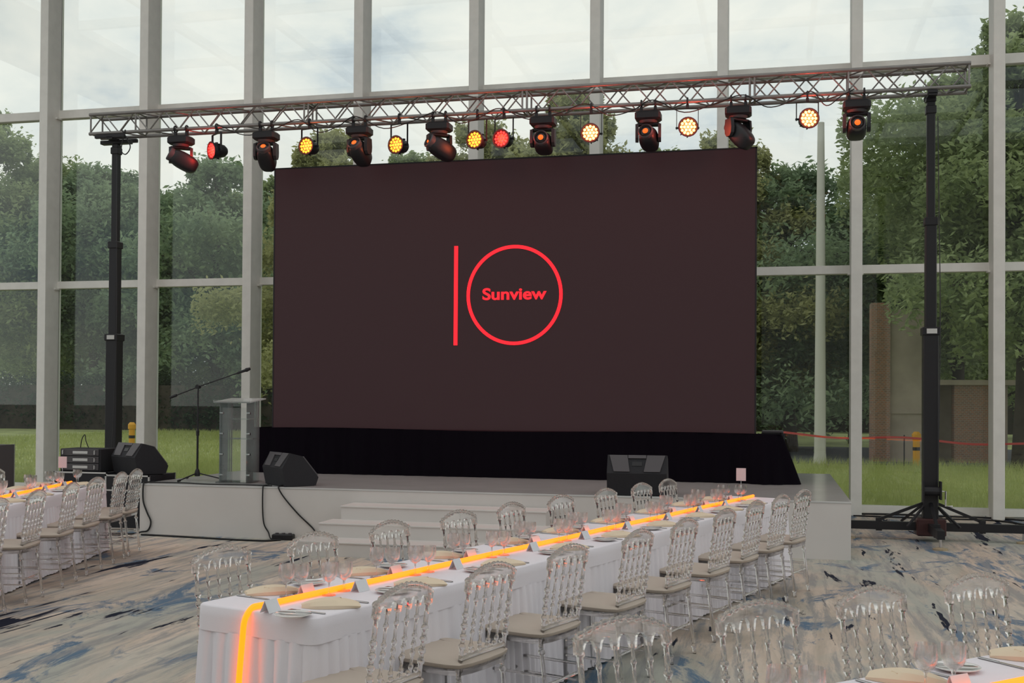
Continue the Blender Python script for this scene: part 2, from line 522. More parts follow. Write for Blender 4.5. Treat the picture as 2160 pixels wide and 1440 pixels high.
dg = bpy.context.evaluated_depsgraph_get()
me = bpy.data.meshes.new_from_object(fo.evaluated_get(dg))
bpy.data.objects.remove(fo)
co = np.zeros(len(me.vertices) * 3); me.vertices.foreach_get('co', co); co = co.reshape(-1, 3)
xw0, zw0 = loc_s(1018, 633); xw1, zw1 = loc_s(1153, 605.5)
w0, w1 = co[:, 0].min(), co[:, 0].max(); h0, h1 = co[:, 1].min(), co[:, 1].max()
new = np.stack([xw0 + (co[:, 0] - w0) / (w1 - w0) * (xw1 - xw0), -0.006 - co[:, 2], zw0 + (co[:, 1] - h0) / (h1 - h0) * (zw1 - zw0)], 1)
me.vertices.foreach_set('co', new.ravel()); me.update()
me.materials.clear(); me.materials.append(M['red_led'])
obj('lettering', me, scr)

# drape round the foot of the screen, with a gathered flare at its right end
def drape():
    b = MB()
    path = []
    xL, xR = -7.36, -0.02
    n = 420
    for i in range(n + 1): path.append((xL + (xR - xL) * i / n, 14.90, 0, -1))
    for i in range(1, 14):
        a = PI / 2 * i / 14
        path.append((xR + 0.10 * math.sin(a), 15.0 - 0.10 * math.cos(a), math.sin(a), -math.cos(a)))
    for i in range(60): path.append((xR + 0.10, 15.0 + 1.2 * i / 59, 1, 0))
    rows = 9
    rings = []
    for r in range(rows):
        t = r / (rows - 1)
        z = 1.275 + (SZ + 0.004 - 1.275) * t
        row = []
        for i, (x, y, nx, ny) in enumerate(path):
            u = i * 0.0175
            am = 0.006 + 0.018 * t * (0.5 + 0.5 * math.sin(u * 0.9 + 1))
            corner = max(0, min(1, (i - n + 28) / 28)) * (1 if i < n + 40 else max(0, 1 - (i - n - 40) / 30))
            am += 0.03 * corner * t
            fl = 0.01 * t + corner * 0.19 * t ** 0.9
            d = fl + am * (math.sin(u * 17 + 2 * math.sin(u * 2.3)) + 0.5 * math.sin(u * 41))
            zz = z + (0.012 * math.sin(u * 1.3) if r == 0 else 0)
            row.append((x + nx * d, y + ny * d, zz))
        rings.append(row)
    b.rings(rings, cap=False, closed=False)
    # left return
    b2 = [[(-7.36 + 0.02 * math.sin(k * 1.9) * (r / 5), 14.90 + 0.12 * k, 1.275 + (SZ + 0.004 - 1.275) * r / 5) for k in range(9)] for r in range(6)]
    b.rings(b2, cap=False, closed=False)
    # top flap back to the screen foot
    b.rings([[(-7.36 + 7.44 * i / 40, y, 1.275) for i in range(41)] for y in (14.90, 14.955)], cap=False, closed=False)
    return b
d_o = drape().build('stage_drape', M['drape'], smooth=60)
tag(d_o, 'black cloth drape hanging round the foot of the big screen', 'drape')

#SECTION truss
# ------------------------------------------------------------------ lighting truss on two lifts
TY, TZ0, TZ1, TX0, TX1 = 14.55, 5.535, 5.815, -9.75, 2.30
tr = thing('lighting_truss', 'long aluminium box truss carrying the stage lights above the screen', 'truss', ((TX0 + TX1) / 2, TY, TZ0))
tl = (TX1 - TX0) / 2
hh = TZ1 - TZ0
for y in (-0.145, 0.145):
    for z in (0, hh):
        MB().tube([(-tl, y, z), (tl, y, z)], 0.025, 10).build('chord', M['alu'], tr, smooth=True)
nb = 50
step = 2 * tl / nb
face = [((0, -0.145), (hh, -0.145)), ((0, 0.145), (hh, 0.145)), ((0, -0.145), (0, 0.145)), ((hh, -0.145), (hh, 0.145))]
for fi, (A, B) in enumerate(face):
    me = None
    meshes = []
    for sgn in (0, 1):
        a, c = (A, B) if sgn == 0 else (B, A)
        meshes.append(MB().tube([(0, a[1], a[0]), (step, c[1], c[0])], 0.010, 6).mesh('brace', M['alu'], True))
    for i in range(nb):
        obj('brace', meshes[(i + (fi % 2)) % 2], tr, (-tl + i * step, 0, 0))
for x in (-tl + 0.02, -tl + 0.75, -2.6, -2.66, 0.45, 0.51, 3.4, 3.46, 4.6, tl - 0.02):
    b = MB()
    for y in (-0.145, 0.145): b.tube([(x, y, 0), (x, y, hh)], 0.013, 6)
    for z in (0, hh): b.tube([(x, -0.145, z), (x, 0.145, z)], 0.013, 6)
    b.build('end_frame', M['alu'], tr)

def lift(x, label, fw):
    t = thing('truss_lift', label, 'truss lift', (x, TY, 0))
    MB().box(-0.09, 0.09, -0.09, 0.09, 0.09, 2.60, 0.012).build('lower_mast', M['black'], t)
    MB().box(-0.066, 0.066, -0.066, 0.066, 2.55, 3.95, 0.01).build('middle_mast', M['black'], t)
    MB().box(-0.048, 0.048, -0.048, 0.048, 3.9, 5.40, 0.008).build('upper_mast', M['black'], t)
    for z, w in ((2.57, 0.105), (3.92, 0.08), (5.3, 0.062)):
        MB().box(-w, w, -w, w, z - 0.05, z + 0.05, 0.008).build('mast_collar', M['black'], t)
    MB().box(-0.055, 0.065, -0.112, -0.104, 2.54, 2.60).build('rating_label', M['label_white'], t, label='small white label')
    # top carriage holding the truss
    c = MB().box(-fw, fw, -0.05, 0.05, 5.40, 5.455, 0.006).box(-fw, fw, -0.19, -0.14, 5.455, 5.508, 0.006).box(-fw, fw, 0.14, 0.19, 5.455, 5.508, 0.006)
    c.box(-0.05, 0.05, -0.19, 0.19, 5.44, 5.47)
    c.build('top_fork', M['black'], t)
    MB().box(-0.17, 0.17, -0.16, 0.16, 0.07, 0.28, 0.015).build('base_block', M['winch'], t)
    wn = MB()
    wn.tube([(-0.10, -0.15, 0.62), (0.10, -0.15, 0.62)], 0.055, 12)
    wn.box(-0.11, -0.09, -0.22, -0.09, 0.52, 0.74).box(0.09, 0.11, -0.22, -0.09, 0.52, 0.74)
    w_o = wn.build('winch', M['black'], t)
    MB().tube([(0.11, -0.15, 0.62), (0.16, -0.15, 0.62), (0.16, -0.15, 0.44), (0.24, -0.15, 0.44)], 0.012, 6).build('crank', M['steel'], w_o)
    for (dx, dy, ln, br) in ((1, 0, 1.13, 1), (-1, 0, 1.02, 1), (0, -1, 0.95, 1), (0, 1, 0.95, 1)):
        d = Vector((dx, dy, 0))
        o = MB().bar(d * 0.15 + Vector((0, 0, 0.175)), d * ln + Vector((0, 0, 0.175)), 0.085, 0.10).build('outrigger', M['black'], t)
        MB().bar(d * 0.08 + Vector((0, 0, 0.46)), d * 0.60 + Vector((0, 0, 0.245)), 0.035).build('brace', M['black'], o)
        MB().box(dx * 0.60 - 0.035, dx * 0.60 + 0.035, dy * 0.60 - 0.035, dy * 0.60 + 0.035, 0.11, 0.265).build('brace_collar', M['black'], o)
        p = d * (ln - 0.06)
        j = MB().tube([(p.x, p.y, 0.02), (p.x, p.y, 0.15)], 0.016, 8).build('levelling_jack', M['steel'], t)
        MB().lathe([(0.085, 0.0), (0.085, 0.018), (0.03, 0.03)], 14, (p.x, p.y)).build('foot_pad', M['foot_pad'], j)
    for s in (-1, 1):
        MB().bar((s * 0.09, -0.09, 0.42), (s * 0.30, -0.33, 0.2), 0.025).build('base_strut', M['black'], t)
        MB().bar((s * 0.09, 0.09, 0.42), (s * 0.30, 0.33, 0.2), 0.025).build('base_strut', M['black'], t)
    MB().tube(smooth_path([(0.07, -0.09, 5.2), (0.085, -0.10, 4.0), (0.10, -0.105, 2.6), (0.07, -0.15, 0.7)], 5), 0.006, 5).build('lift_cable', M['black'], t)
    return t
lift(-9.40, 'black crank-up lift tower holding the left end of the truss', 0.24)
lift(1.86, 'black crank-up lift tower on outriggers at right of the stage', 0.06)
# tie arm on the left fork
def pix(px, py, Y): return wall_pt(px, py, Y)

# moving heads -----------------------------------------------------------------
def rot_to(d):
    """matrix sending local -Y to direction d, local Z roughly up"""
    f = Vector(d).normalized()
    y = -f
    x = y.cross(Vector((0, 0, 1))).normalized()
    z = x.cross(y)
    return Matrix((x, y, z)).transposed().to_4x4()
def superell(b, rx, ry, rz, n=14, e=0.55, shift=0.0):
    rings = []
    def sp(v, p): return math.copysign(abs(v) ** p, v)
    for i in range(1, n):
        a = -PI / 2 + PI * i / n
        rings.append([(rx * sp(math.cos(a), e) * sp(math.cos(t), e), ry * sp(math.sin(a), 0.8), rz * sp(math.cos(a), e) * sp(math.sin(t), e)) for t in [2 * PI * j / 20 for j in range(20)]])
    return b.rings(rings)
def moving_head(px, dirv, label, pan):
    x = pix(px, 300, TY).x
    t = thing('moving_head_light', label, 'stage light', (x, TY, TZ0 - 0.025), 0, 'moving heads under the truss')
    for s in (-1, 1):
        c = MB()
        c.tube([(s * 0.09, -0.145 + 0.043 * math.cos(a), 0.025 + 0.043 * math.sin(a)) for a in [PI * (0.0 + 2 * k / 12) for k in range(13)]], 0.012, 6)
        c.box(s * 0.09 - 0.018, s * 0.09 + 0.018, -0.165, -0.125, -0.09, -0.015)
        c.build('truss_clamp', M['black'], t)
    R = Matrix.Rotation(pan, 4, 'Z')
    off = Matrix.Translation((0, -0.145, 0))
    MB().box(-0.165, 0.165, -0.12, 0.12, -0.205, -0.085, 0.025).xf(off).build('base', M['black'], t, smooth=30)
    MB().lathe([(0.10, -0.235), (0.12, -0.205)], 16).xf(off).build('pan_ring', M['charcoal'], t, smooth=True)
    hc = Matrix.Translation((0, -0.145, -0.415))
    yk = MB().box(-0.15, 0.15, -0.05, 0.05, -0.27, -0.232, 0.012)
    for s in (-1, 1):
        yk.rings([[(s * (0.125 + a), w * c_, z) for (a, c_) in ((0, -1), (0.04, -0.8), (0.04, 0.8), (0, 1))] for z, w in ((-0.25, 0.07), (-0.36, 0.085), (-0.43, 0.075), (-0.47, 0.04))])
    yk.xf(off @ R).build('yoke', M['black'], t, smooth=30)
    D = rot_to(dirv)
    hd = MB()
    superell(hd, 0.118, 0.20, 0.118)
    hd.xf(Matrix.Translation((0, 0.05, 0)))
    h = hd.xf(hc @ D).build('head', M['black'], t, smooth=50)
    MB().lathe([(0.092, 0.0), (0.098, 0.06), (0.085, 0.075), (0.078, 0.045)], 18).xf(hc @ D @ Matrix.Translation((0, -0.115, 0)) @ Matrix.Rotation(PI / 2, 4, 'X')).build('lens_hood', M['charcoal'], h, smooth=30)
    MB().lathe([(0.078, 0.0), (0.06, 0.016), (0.02, 0.022)], 18).xf(hc @ D @ Matrix.Translation((0, -0.158, 0)) @ Matrix.Rotation(PI / 2, 4, 'X')).build('lens', M['lens'], h, smooth=True)
    MB().lathe([(0.042, 0.0), (0.030, 0.012), (0.010, 0.015)], 16).xf(hc @ D @ Matrix.Translation((0, -0.172, 0)) @ Matrix.Rotation(PI / 2, 4, 'X')).build('reflection_disc', M['lens_reflection'], h, smooth=True, label='orange reflection in the lens, made as a glowing disc')
    return t
MHS = [(393, (-0.75, -0.55, 0.45), 0.5, 'black moving head light turned to the left, at left end of the truss'),
       (571, (0.12, -0.75, 0.55), 0.1, 'black moving head light overlapping the top left corner of the screen'),
       (766, (-0.10, -0.75, 0.45), -0.2, 'black moving head light third from the left on the truss'),
       (933, (-0.62, -0.60, 0.42), 0.6, 'black moving head light with its lens swung sideways and a white gap in the yoke'),
       (1150, (0.02, -0.85, 0.15), 0.0, 'black moving head light near the middle of the truss, lens facing forward'),
       (1370, (-0.10, -0.85, 0.25), 0.1, 'black moving head light sixth from the left end of the truss'),
       (1558, (-0.55, 0.30, 0.70), 0.7, 'black moving head light turned away above the top right corner of the screen'),
       (1805, (0.0, -0.9, 0.12), 0.0, 'black moving head light alone at the right end of the truss')]
for px, dv, pan, lb in MHS: moving_head(px, dv, lb, pan)

# par cans ----------------------------------------------------------------------
def par(px, py, dirv, cells, label):
    p = pix(px, py, TY - 0.145)
    t = thing('par_can_light', label, 'stage light', (p.x, TY - 0.145, TZ0 - 0.025), 0, 'LED par cans under the truss')
    dz = p.z - (TZ0 - 0.025)
    c = MB()
    c.tube([(0.0, 0.043 * math.cos(a), 0.025 + 0.043 * math.sin(a)) for a in [PI * 2 * k / 12 for k in range(13)]], 0.012, 6)
    c.box(-0.018, 0.018, -0.02, 0.02, -0.07, -0.015)
    c.build('truss_clamp', M['black'], t)
    pan = math.atan2(dirv[0], -dirv[1])
    R = Matrix.Rotation(pan, 4, 'Z')
    yk = MB()
    for s in (-1, 1):
        yk.bar((s * 0.138, 0, -0.07), (s * 0.138, 0, dz - 0.02), 0.030, 0.006, up=(1, 0, 0))
        yk.bar((s * 0.105, 0, dz), (s * 0.150, 0, dz), 0.022)
    yk.bar((-0.14, 0, -0.07), (0.14, 0, -0.07), 0.03, 0.006)
    yk.xf(R).build('yoke_bracket', M['black'], t)
    D = Matrix.Translation((0, 0, dz)) @ rot_to(dirv) @ Matrix.Rotation(PI / 2, 4, 'X')
    MB().lathe([(0.05, -0.15), (0.085, -0.11), (0.108, 0.0), (0.112, 0.06), (0.125, 0.065), (0.128, 0.088), (0.112, 0.09), (0.108, 0.072)], 24).xf(D).build('can', M['black'], t, smooth=30)
    fc_ = MB().lathe([(0.106, 0.070), (0.02, 0.074)], 24).xf(D).build('face_plate', M['par_face_glow'], t)
    arr = MB()
    spots = [(0, 0)] + [(0.045 * math.cos(a), 0.045 * math.sin(a)) for a in [2 * PI * k / 6 for k in range(6)]] + [(0.084 * math.cos(a), 0.084 * math.sin(a)) for a in [2 * PI * k / 12 for k in range(12)]]
    for (a, b_) in spots: arr.lathe([(0.0185, 0.076), (0.015, 0.084), (0.006, 0.086)], 8, (a, b_))
    arr.xf(D).build('led_array', M[cells], fc_)
    for k in range(8):
        a = 2 * PI * k / 8
        MB().box(-0.006, 0.006, -0.004, 0.012, -0.02, 0.02).xf(D @ Matrix.Rotation(a, 4, 'Z') @ Matrix.Translation((0, 0.108, -0.01))).build('cooling_fin', M['black'], t)
PARS = [(457, 318, (-0.60, -0.80, -0.10), 'par_red', 'red LED par can turned left, first from the left on the truss'),
        (653, 310, (-0.25, -0.95, 0.0), 'par_amber', 'amber LED par can above the left part of the screen top'),
        (842, 307, (-0.30, -0.95, -0.05), 'par_amber', 'amber LED par can third from the left on the truss'),
        (1007, 297, (-0.25, -0.95, 0.0), 'par_amber', 'amber LED par can beside a red one near mid truss'),
        (1063, 294, (-0.25, -0.95, -0.05), 'par_red', 'red LED par can beside an amber one near mid truss'),
        (1247, 283, (0.0, -1.0, 0.0), 'par_hot', 'bright yellow LED par can right of mid truss'),
        (1450, 270, (0.18, -0.98, -0.05), 'par_hot', 'glaring white-yellow LED par can over the right part of the screen'),
        (1703, 252, (0.25, -0.97, -0.05), 'par_hot', 'glaring white-yellow LED par can beyond the right edge of the screen')]
for a in PARS: par(*a)
# the coloured beams the par cans throw out into the room
for (px, py, dv, cells, lb) in PARS:
    p = pix(px, py, TY - 0.145)
    ld = bpy.data.lights.new('par_beam', 'POINT')
    ld.energy = {'par_red': 10, 'par_amber': 7, 'par_hot': 14}[cells]
    ld.color = {'par_red': (1, 0.04, 0.03), 'par_amber': (1, 0.16, 0.04), 'par_hot': (1, 0.10, 0.06)}[cells]
    ld.shadow_soft_size = 0.09
    lo = bpy.data.objects.new('par_beam', ld)
    COL.objects.link(lo)
    lo.location = Vector((p.x, TY - 0.145, p.z)) + Vector(dv).normalized() * 0.14
# cables looping along the truss
def cable(name, pts, r, label, cat='cable', n=6, group=None, m_='cable'):
    o = MB().tube(smooth_path(pts, n), r, 6).build(name, M[m_], smooth=True)
    tag(o, label, cat, group)
    return o
xs = [pix(a, 290, TY).x for a in (470, 640, 760, 930, 1060, 1240, 1380, 1570, 1710, 1800)]
pts = []
for i in range(len(xs) - 1):
    a, b = xs[i], xs[i + 1]
    pts += [(a, TY - 0.175, TZ0 + 0.035), (a + (b - a) * 0.35, TY - 0.18, TZ0 - 0.13 - 0.04 * random.random()), (a + (b - a) * 0.7, TY - 0.18, TZ0 - 0.09 + 0.05 * random.random())]
pts.append((xs[-1], TY - 0.175, TZ0 + 0.035))
cable('power_cable', pts, 0.007, 'thin black cable looping below the truss from light to light')
cable('power_cable', [(-9.3, TY, TZ1 + 0.033), (-7, TY + 0.03, TZ1 + 0.036), (-4, TY - 0.02, TZ1 + 0.034), (-1, TY + 0.02, TZ1 + 0.036), (2.1, TY, TZ1 + 0.034)], 0.009, 'black cable lying along the top of the truss')
cable('power_cable', [(-9.2, TY - 0.17, TZ0 + 0.02), (-9.05, TY - 0.20, 5.32), (-9.12, TY - 0.2, 5.2), (-9.2, TY - 0.19, 5.28), (-9.15, TY - 0.17, TZ0 + 0.03)], 0.008, 'coil of black cable hanging at the left end of the truss')

#SECTION stage things
# ------------------------------------------------------------------ things on and round the stage
def wedge(x, y, z, rz, label, sc=1.0):
    t = thing('stage_monitor', label, 'speaker', (x, y, z), rz, 'wedge monitors')
    w = 0.30 * sc
    prof = [(-0.20, 0.0), (0.20, 0.0), (0.235, 0.10), (0.02, 0.36), (-0.14, 0.40), (-0.245, 0.22)]
    prof = [(a * sc, b * sc) for a, b in prof]
    MB().prism(prof, -w, w, 'x').build('cabinet', M['black_rough'], t)
    # grille on the slope that faces the performers
    MB().prism([(0.232 * sc, 0.118 * sc), (0.040 * sc, 0.349 * sc), (0.052 * sc, 0.356 * sc), (0.245 * sc, 0.124 * sc)], -w + 0.03, w - 0.03, 'x').build('grille', M['charcoal'], t)
    # lighter panels on the back with a handle recess between them
    def onback(u, v, o): # u across, v 0..1 up the back upper slope, o outwards
        a, b = Vector((-0.245 * sc, 0.22 * sc)), Vector((-0.14 * sc, 0.40 * sc))
        d = (b - a); nrm = Vector((-d.y, d.x)).normalized()
        p = a + d * v + nrm * o
        return (u, p.x, p.y)
    for s in (-1, 1):
        q = [(s * 0.28 * sc, 0.97), (s * 0.10 * sc, 0.97), (s * 0.07 * sc, 0.08), (s * 0.23 * sc, 0.08)]
        MB().rings([[onback(u, v, o) for u, v in q] for o in (0.001, 0.012)]).build('back_panel', M['charcoal'], t, label='paler plastic panel')
    q = [(-0.09 * sc, 0.97), (0.09 * sc, 0.97), (0.09 * sc, 0.80), (-0.09 * sc, 0.80)]
    h = MB().rings([[onback(u, v, o) for u, v in q] for o in (0.001, 0.014)]).build('handle', M['charcoal'], t)
    MB().rings([[onback(u, v, o) for u, v in [(-0.05 * sc, 0.62), (0.05 * sc, 0.62), (0.05 * sc, 0.40), (-0.05 * sc, 0.40)]] for o in (0.001, 0.006)]).build('connector_plate', M['black'], t)
    for s in (-1, 1):
        MB().box(s * (w - 0.05) - 0.02, s * (w - 0.05) + 0.02, -0.19 * sc, 0.19 * sc, -0.006, 0.0).build('rubber_foot', M['rubber'], t)
    return t
wedge(-5.84, 12.86, SZ + 0.006, -0.72, 'black wedge monitor with pale back panel at the stage edge near the lectern', 1.0)
wedge(-1.52, 12.80, SZ + 0.006, 0.05, 'black wedge monitor at the stage edge in front of the right part of the screen', 1.12)

# acrylic lectern
lx, ly = -6.63, 13.05
le = thing('lectern', 'clear acrylic lectern with sloping top and shelves on the left of the stage', 'lectern', (lx, ly, SZ), 0.0)
for s in (-1, 1):
    o = MB().prism([(-0.17, 0.0), (0.17, 0.0), (0.17, 1.045), (-0.17, 1.015)], s * 0.185 - 0.007, s * 0.185 + 0.007, 'x').build('side_panel', M['acrylic_sheet'], le)
    for z in (0.10, 0.36, 0.62, 0.88):
        MB().tube([(s * 0.185 - 0.022, -0.12, z), (s * 0.185 + 0.022, -0.12, z)], 0.016, 10).build('standoff', M['steel'], o)
MB().box(-0.18, 0.18, -0.135, -0.125, 0.03, 0.95).build('front_panel', M['acrylic_sheet'], le)
MB().box(-0.225, 0.225, -0.20, 0.20, 0.0, 0.015).build('base_plate', M['acrylic_sheet'], le)
for z in (0.55, 0.80): MB().box(-0.178, 0.178, -0.12, 0.16, z, z + 0.012).build('shelf', M['acrylic_sheet'], le)
top = MB().box(-0.245, 0.245, -0.22, 0.24, -0.008, 0.008).xf(Matrix.Translation((0, 0, 1.04)) @ Matrix.Rotation(0.10, 4, 'X'))
top.build('reading_top', mat_glass('acrylic_lit_haze', (0.90, 0.93, 0.93), 1.6, haze=0.35, hazecol=(0.85, 0.87, 0.87)), le)  # clear top; its white lit look is mixed in as diffuse haze
MB().box(-0.245, 0.245, -0.235, -0.22, -0.008, 0.03).xf(Matrix.Translation((0, 0, 1.04)) @ Matrix.Rotation(0.10, 4, 'X')).build('lip', M['acrylic_sheet'], le)

# microphone stand with boom
mx_, my_ = -7.30, 13.2
ms = thing('microphone_stand', 'black boom microphone stand on three legs at the left of the stage', 'microphone stand', (mx_, my_, SZ))
MB().tube([(0, 0, 0.10), (0, 0, 0.62)], 0.014, 8).build('lower_tube', M['black'], ms, smooth=True)
MB().tube([(0, 0, 0.60), (0, 0, 1.21)], 0.010, 8).build('upper_tube', M['black'], ms, smooth=True)
MB().lathe([(0.034, 0.055), (0.036, 0.09), (0.026, 0.13), (0.016, 0.15)], 12).build('hub', M['black'], ms, smooth=True)
MB().lathe([(0.02, 0.58), (0.022, 0.64), (0.015, 0.66)], 10).build('clutch', M['black'], ms)
for a in (0.15, 0.15 + 2.3, 0.15 - 1.9):
    l = MB().tube([(0.03 * math.cos(a), 0.03 * math.sin(a), 0.09), (0.36 * math.cos(a), 0.36 * math.sin(a), 0.016)], 0.009, 6).build('leg', M['black'], ms)
    MB().tube([(0.33 * math.cos(a), 0.33 * math.sin(a), 0.019), (0.375 * math.cos(a), 0.375 * math.sin(a), 0.014)], 0.014, 8).build('rubber_foot', M['rubber'], l)
p0 = pix(360, 838, my_) - Vector((mx_, my_, SZ)); p1 = pix(500, 787, my_) - Vector((mx_, my_, SZ)); pm = pix(417, 816, my_) - Vector((mx_, my_, SZ))
MB().tube([p0, pm, p1], 0.008, 8).build('boom', M['black'], ms, smooth=True)
MB().tube([p0 + (pm - p0) * -0.02, p0 + (pm - p0) * 0.22], 0.018, 10).build('counterweight', M['black'], ms)
MB().tube([(0, -0.03, 1.215), (0, 0.03, 1.215)], 0.028, 10).build('boom_clamp', M['black'], ms)
dm = (p1 - pm).normalized()
mi = MB().tube([p1, p1 + dm * 0.03, p1 + dm * 0.12, p1 + dm * 0.14, p1 + dm * 0.19], [0.014, 0.016, 0.019, 0.027, 0.018], 12).build('microphone', M['black'], ms, smooth=True)

# cases and amplifier rack left of the stage
def flight_case(x0, x1, y0, y1, z0, z1, label, m_='black_rough', name='flight_case'):
    t = thing(name, label, 'case', ((x0 + x1) / 2, (y0 + y1) / 2, z0))
    a, b, h = (x1 - x0) / 2, (y1 - y0) / 2, z1 - z0
    MB().box(-a + 0.004, a - 0.004, -b + 0.004, b - 0.004, 0.004, h - 0.004).build('shell', M[m_], t)
    for s in (-1, 1):
        for q in (-1, 1):
            MB().box(s * a - 0.022 * (s > 0), s * a + 0.022 * (s < 0), q * b - 0.022 * (q > 0), q * b + 0.022 * (q < 0), 0, h).build('corner_edging', M['steel'], t)
    for z in (0.0, h - 0.02, h * 0.7):
        MB().box(-a, a, -b, -b + 0.006, z, z + 0.02).build('edging', M['steel'], t)
    for s in (-1, 1): MB().box(s * a * 0.5 - 0.05, s * a * 0.5 + 0.05, -b - 0.010, -b + 0.004, h * 0.62, h * 0.78).build('latch', M['steel'], t)
    return t
flight_case(-9.25, -8.45, 12.95, 13.6, 0, 0.72, 'black road case on the carpet left of the stage, under the amplifier rack')
flight_case(-8.42, -7.78, 12.85, 13.5, 0, 0.70, 'black road case beside the stage end, under the tilted speaker')
rk = thing('amplifier_rack', 'black rack of amplifiers with silver handles on a road case left of the stage', 'amplifier', (-8.87, 13.15, 0.72))
MB().box(-0.30, 0.30, -0.17, 0.22, 0, 0.30, 0.008).build('housing', M['black_rough'], rk)
for i, z in enumerate((0.02, 0.115, 0.21)):
    a = MB().box(-0.275, 0.275, -0.186, -0.168, z, z + 0.085, 0.004).build('amplifier_unit', M['charcoal'], rk)
    for s in (-1, 1): MB().tube([(s * 0.235, -0.186, z + 0.015), (s * 0.235, -0.215, z + 0.02), (s * 0.235, -0.215, z + 0.065), (s * 0.235, -0.186, z + 0.07)], 0.007, 6).build('handle', M['steel'], a)
    MB().box(-0.10, 0.12, -0.190, -0.184, z + 0.025, z + 0.06).build('vent_strip', M['steel'], a)
for i in range(5):
    pass
cable('microphone_cable', [(-8.95, 13.1, 1.03), (-8.93, 13.1, 1.14), (-8.9, 13.12, 1.2), (-8.87, 13.1, 1.12), (-8.83, 13.1, 1.03)], 0.006, 'loop of black cable standing up from the amplifier rack')
bw = wedge(-8.10, 13.15, 0.706, -0.5, 'black speaker tilted on a road case at the left end of the stage', 1.0)
fc1 = pix(2, 985, 13.6)
flight_case(pix(22, 985, 14.2).x - 1.0, pix(22, 985, 14.2).x, 13.6, 14.3, 0, pix(10, 941, 13.6).z, 'tall grey flight case with silver edges at the left edge of the view', 'charcoal')

# cables over the stage front and on the carpet
Yf = SY0 - 0.012
def fp(px, py): return tuple(pix(px, py, Yf))
def gp(px, py, z=0.012):
    d = _F + _R2 * ((px - 1080) / CAM_F) - _U2 * ((py - CAM_CY) / CAM_F)
    q = Vector((0, 0, CAM_H)) + d * ((z - CAM_H) / d.z)
    return tuple(q)
a0 = fp(303, 1024)
cable('black_cable', [(a0[0], Yf + 0.25, SZ + 0.01), (a0[0], Yf + 0.05, SZ + 0.012), (a0[0], Yf - 0.006, SZ - 0.01), fp(302, 1055), fp(310, 1080), fp(318, 1100), fp(312, 1118), (fp(300, 1126)[0], Yf - 0.03, 0.03), (fp(285, 1126)[0], Yf - 0.1, 0.011), (-8.3, Yf - 0.15, 0.011)], 0.011, 'black cable sagging down the left end of the stage front')
a1 = fp(555, 1030)
cable('black_cable', [(a1[0], Yf + 0.16, SZ + 0.01), (a1[0], Yf + 0.04, SZ + 0.012), (a1[0], Yf - 0.006, SZ - 0.01), fp(554, 1075), fp(557, 1105), fp(566, 1122), (fp(580, 1128)[0], Yf - 0.10, 0.012), gp(590, 1136)], 0.009, 'black cable hanging straight down the stage front below the wedge monitor')
a2 = fp(588, 1030)
cable('black_cable', [(a2[0], Yf + 0.16, SZ + 0.01), (a2[0], Yf + 0.04, SZ + 0.012), (a2[0], Yf - 0.006, SZ - 0.01), fp(600, 1050), fp(630, 1085), fp(663, 1118), (fp(640, 1126)[0] + 0.2, Yf - 0.1, 0.012), gp(650, 1137)], 0.009, 'black cable slanting down the stage front towards the steps')
cable('floor_cable', [gp(298, 1127), gp(360, 1130), gp(430, 1134), gp(500, 1138), gp(560, 1140), gp(592, 1138)], 0.012, 'black cable lying along the foot of the stage front', n=8)
cable('stage_cable', [(-7.62, 12.62, SZ + 0.009), (-7.2, 12.66, SZ + 0.009), (-6.8, 12.56, SZ + 0.009), (-6.3, 12.60, SZ + 0.009), (-5.95, 12.56, SZ + 0.009)], 0.008, 'black cable lying on the deck along the stage edge below the lectern')
pb = thing('power_box', 'small black power distribution box on the carpet at the stage foot', 'power strip', gp(598, 1138, 0.0), 0.1)
MB().box(-0.13, 0.13, -0.06, 0.06, 0.0, 0.07, 0.01).build('body', M['black'], pb)
for i in range(3): MB().lathe([(0.022, 0.07), (0.022, 0.082), (0.015, 0.083)], 10, (-0.08 + 0.08 * i, 0)).build('socket', M['charcoal'], pb)
cable('floor_cable', [gp(1800, 1083), gp(1900, 1085), gp(2000, 1089), gp(2085, 1092), gp(2160, 1097), gp(2220, 1099)], 0.016, 'thick black cable on the carpet along the window sill', n=8)
cable('floor_cable', [gp(1800, 1087), gp(1880, 1090), gp(1990, 1094), gp(2090, 1097), gp(2160, 1106), gp(2220, 1118)], 0.012, 'thin black cable on the carpet beside the lift tower', n=8)
# box behind the right end of the screen
MB_case = thing('equipment_case', 'small grey case standing on the stage behind the right end of the drape', 'case', (0.02, 16.35, SZ))
MB().box(-0.22, 0.12, -0.2, 0.2, 0, 0.62, 0.02).build('shell', M['black_rough'], MB_case)
MB().box(-0.16, 0.08, -0.206, -0.2, 0.48, 0.58).build('front_plate', M['steel'], MB_case)
MB().box(-0.20, 0.10, -0.18, 0.18, 0.62, 0.66, 0.01).build('lid', M['charcoal'], MB_case)

#SECTION tables
# ------------------------------------------------------------------ tables, cloths, neon, chairs, settings
def lathe_mesh(name, prof, material, n=10):
    return MB().lathe(prof, n).mesh(name, material, 40)

